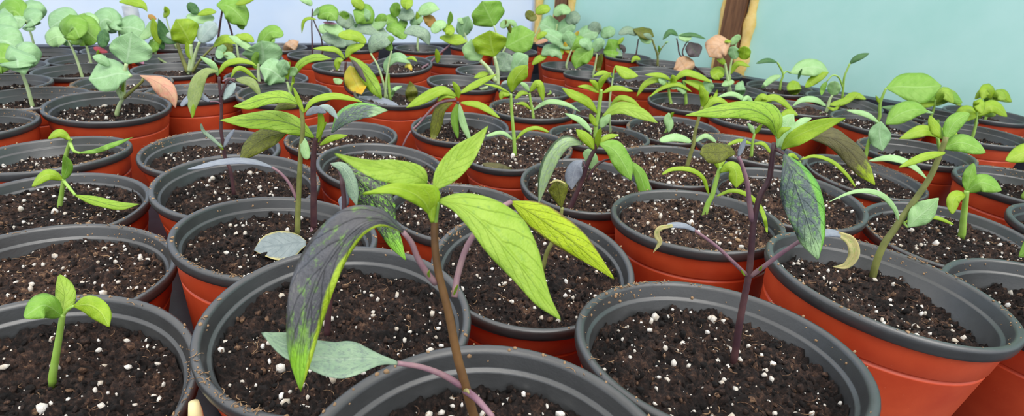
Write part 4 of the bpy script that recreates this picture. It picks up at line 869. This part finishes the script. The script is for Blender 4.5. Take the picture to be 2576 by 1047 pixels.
plant('y1', 'empty looking pot with a black interior beyond the seedling with narrow seed leaves', [
 (3, 'green', '1385,235 1384,228')], 'plant_pot', 'plant pot')

# the field of pots carries on past both edges of the view
def side(k, label, kind, x, y, h, seed):
    g = random.Random(seed); X, Y, r, Z, _, _ = POTS[k]
    c = np.array([X, Y, Z - .2]); q = lambda P: tuple((lambda d: (1288 + FPX * (d @ RV) / (d @ FV), 523.5 - FPX * (d @ UV) / (d @ FV)))(np.asarray(P) - EYE))
    top = c + [g.uniform(-.15, .15), 0, h]; b, t = q(c), q(top); u = FPX / ((c - EYE) @ FV)
    items = [(.035 * u, 'palestem' if kind == 'bra' else 'green', '%f,%f %f,%f %f,%f' % (*b, (b[0] + t[0]) / 2 + u * .03, (b[1] + t[1]) / 2, *t))]
    for i in range(6 if kind == 'pep' else 4):
        a = i * 2.4 + seed; L = (.5 + .4 * g.random()) * u; dx, dy = math.cos(a) * L, -(.12 + .3 * g.random()) * L * (1 if i % 2 else .3)
        col = g.choice(['lime', 'green', 'light', 'lime'] if kind == 'pep' else ['blue', 'pale', 'green', 'blue'])
        items.append('%s;%f;%f,%f %f,%f %f,%f;d=0,%g;s=.9;p=%s' % (col, L * (.24 if kind == 'pep' else .4), t[0], t[1] + i * .03 * u, t[0] + dx * .5, t[1] + i * .03 * u + dy, t[0] + dx, t[1] + i * .03 * u + dy * .4 + .12 * u, .35 * math.sin(a), kind))
    plant(k, label, items, 'potted_pepper_seedling' if kind == 'pep' else 'potted_cabbage_seedling')
for i, (k, kind, h, label) in enumerate([
 ('Ra', 'pep', .9, 'potted pepper seedling nearest the lower right corner, beyond the big orange pot'),
 ('Rd', 'pep', 1.0, 'potted pepper seedling at the far right edge, second pot from the lower corner'),
 ('Rb', 'pep', .8, 'potted pepper seedling at the right edge in the row along the teal wall'),
 ('Rc', 'pep', .7, 'potted pepper seedling close to the teal wall, third from the right edge'),
 ('Re', 'pep', .6, 'potted pepper seedling against the teal wall beside the large ribbed leaf'),
 ('Rf', 'pep', .7, 'potted pepper seedling against the teal wall, last one before the right edge'),
 ('Lc', 'bra', .8, 'potted cabbage seedling at the left edge beside the one with the pink leaf'),
 ('Lf', 'bra', .9, 'potted cabbage seedling just left of the one with the pink leaf'),
 ('Lg', 'bra', .9, 'potted cabbage seedling at the left edge in the fourth row from the film'),
 ('Lh', 'bra', 1.0, 'potted cabbage seedling left of the crimson leaf, in the third row from the film'),
 ('Lj', 'bra', 1.0, 'potted cabbage seedling at the left edge in the third row from the film'),
 ('Li', 'bra', 1.1, 'potted cabbage seedling left of the metal post, second row from the film'),
 ('Lk', 'bra', .9, 'potted cabbage seedling standing right in front of the metal post'),
 ('Ll', 'bra', 1.1, 'potted cabbage seedling nearest the film at the far left')]):
    side(k, label, kind, 0, 0, h, 40 + i)

# leftovers: the metal post behind the bench, the cream peg between the front pots
c = hit_wall(341, 84, NB, DB + .7); e = bpy.data.objects.new('metal_post', None); COL.objects.link(e)
b = np.array([c[0], c[1], FLOORZ]); e.location = b * S
tag(e, 'galvanised metal pipe post with a bolt hole in front of the white film, upper left', 'post')
top = hit_wall(342, 14, NB, DB + .7)[2]; r0 = .25
V, F = lathe([(.001, FLOORZ), (r0, FLOORZ), (r0, top - .03), (r0 - .02, top), (r0 - .05, top), (r0 - .06, top - .3), (.001, top - .31)], 32)
mesh_obj('pipe', np.array(V) + [c[0], c[1], 0], F, MAT['metal'], e, origin=b)
hp = hit_wall(338, 56, NB, DB + .7 - r0); V, F = tube([hp + NB * .05, hp - NB * .012], .05, 16); mesh_obj('bolt_hole', V, F, MAT['dark'], e, origin=b)
p1 = atY(487, 1012, 2.55); p0 = np.array([p1[0] + .02, 2.35, TRAYZ + .035])
Pp = spline(np.vstack([p0, (p0 + p1) / 2 + [.01, 0, 0], p1]), 24)
rr = np.full(24, .030); rr[18:] = [.030, .031, .036, .043, .042, .030]
V, F = tube(Pp, rr, 12); e = mesh_obj('wooden_peg', V, F, MAT['cream'], None, origin=p0); e.location = p0 * S
tag(e, 'cream wooden peg with a knobbed end poking up between the two lower left pots', 'peg')
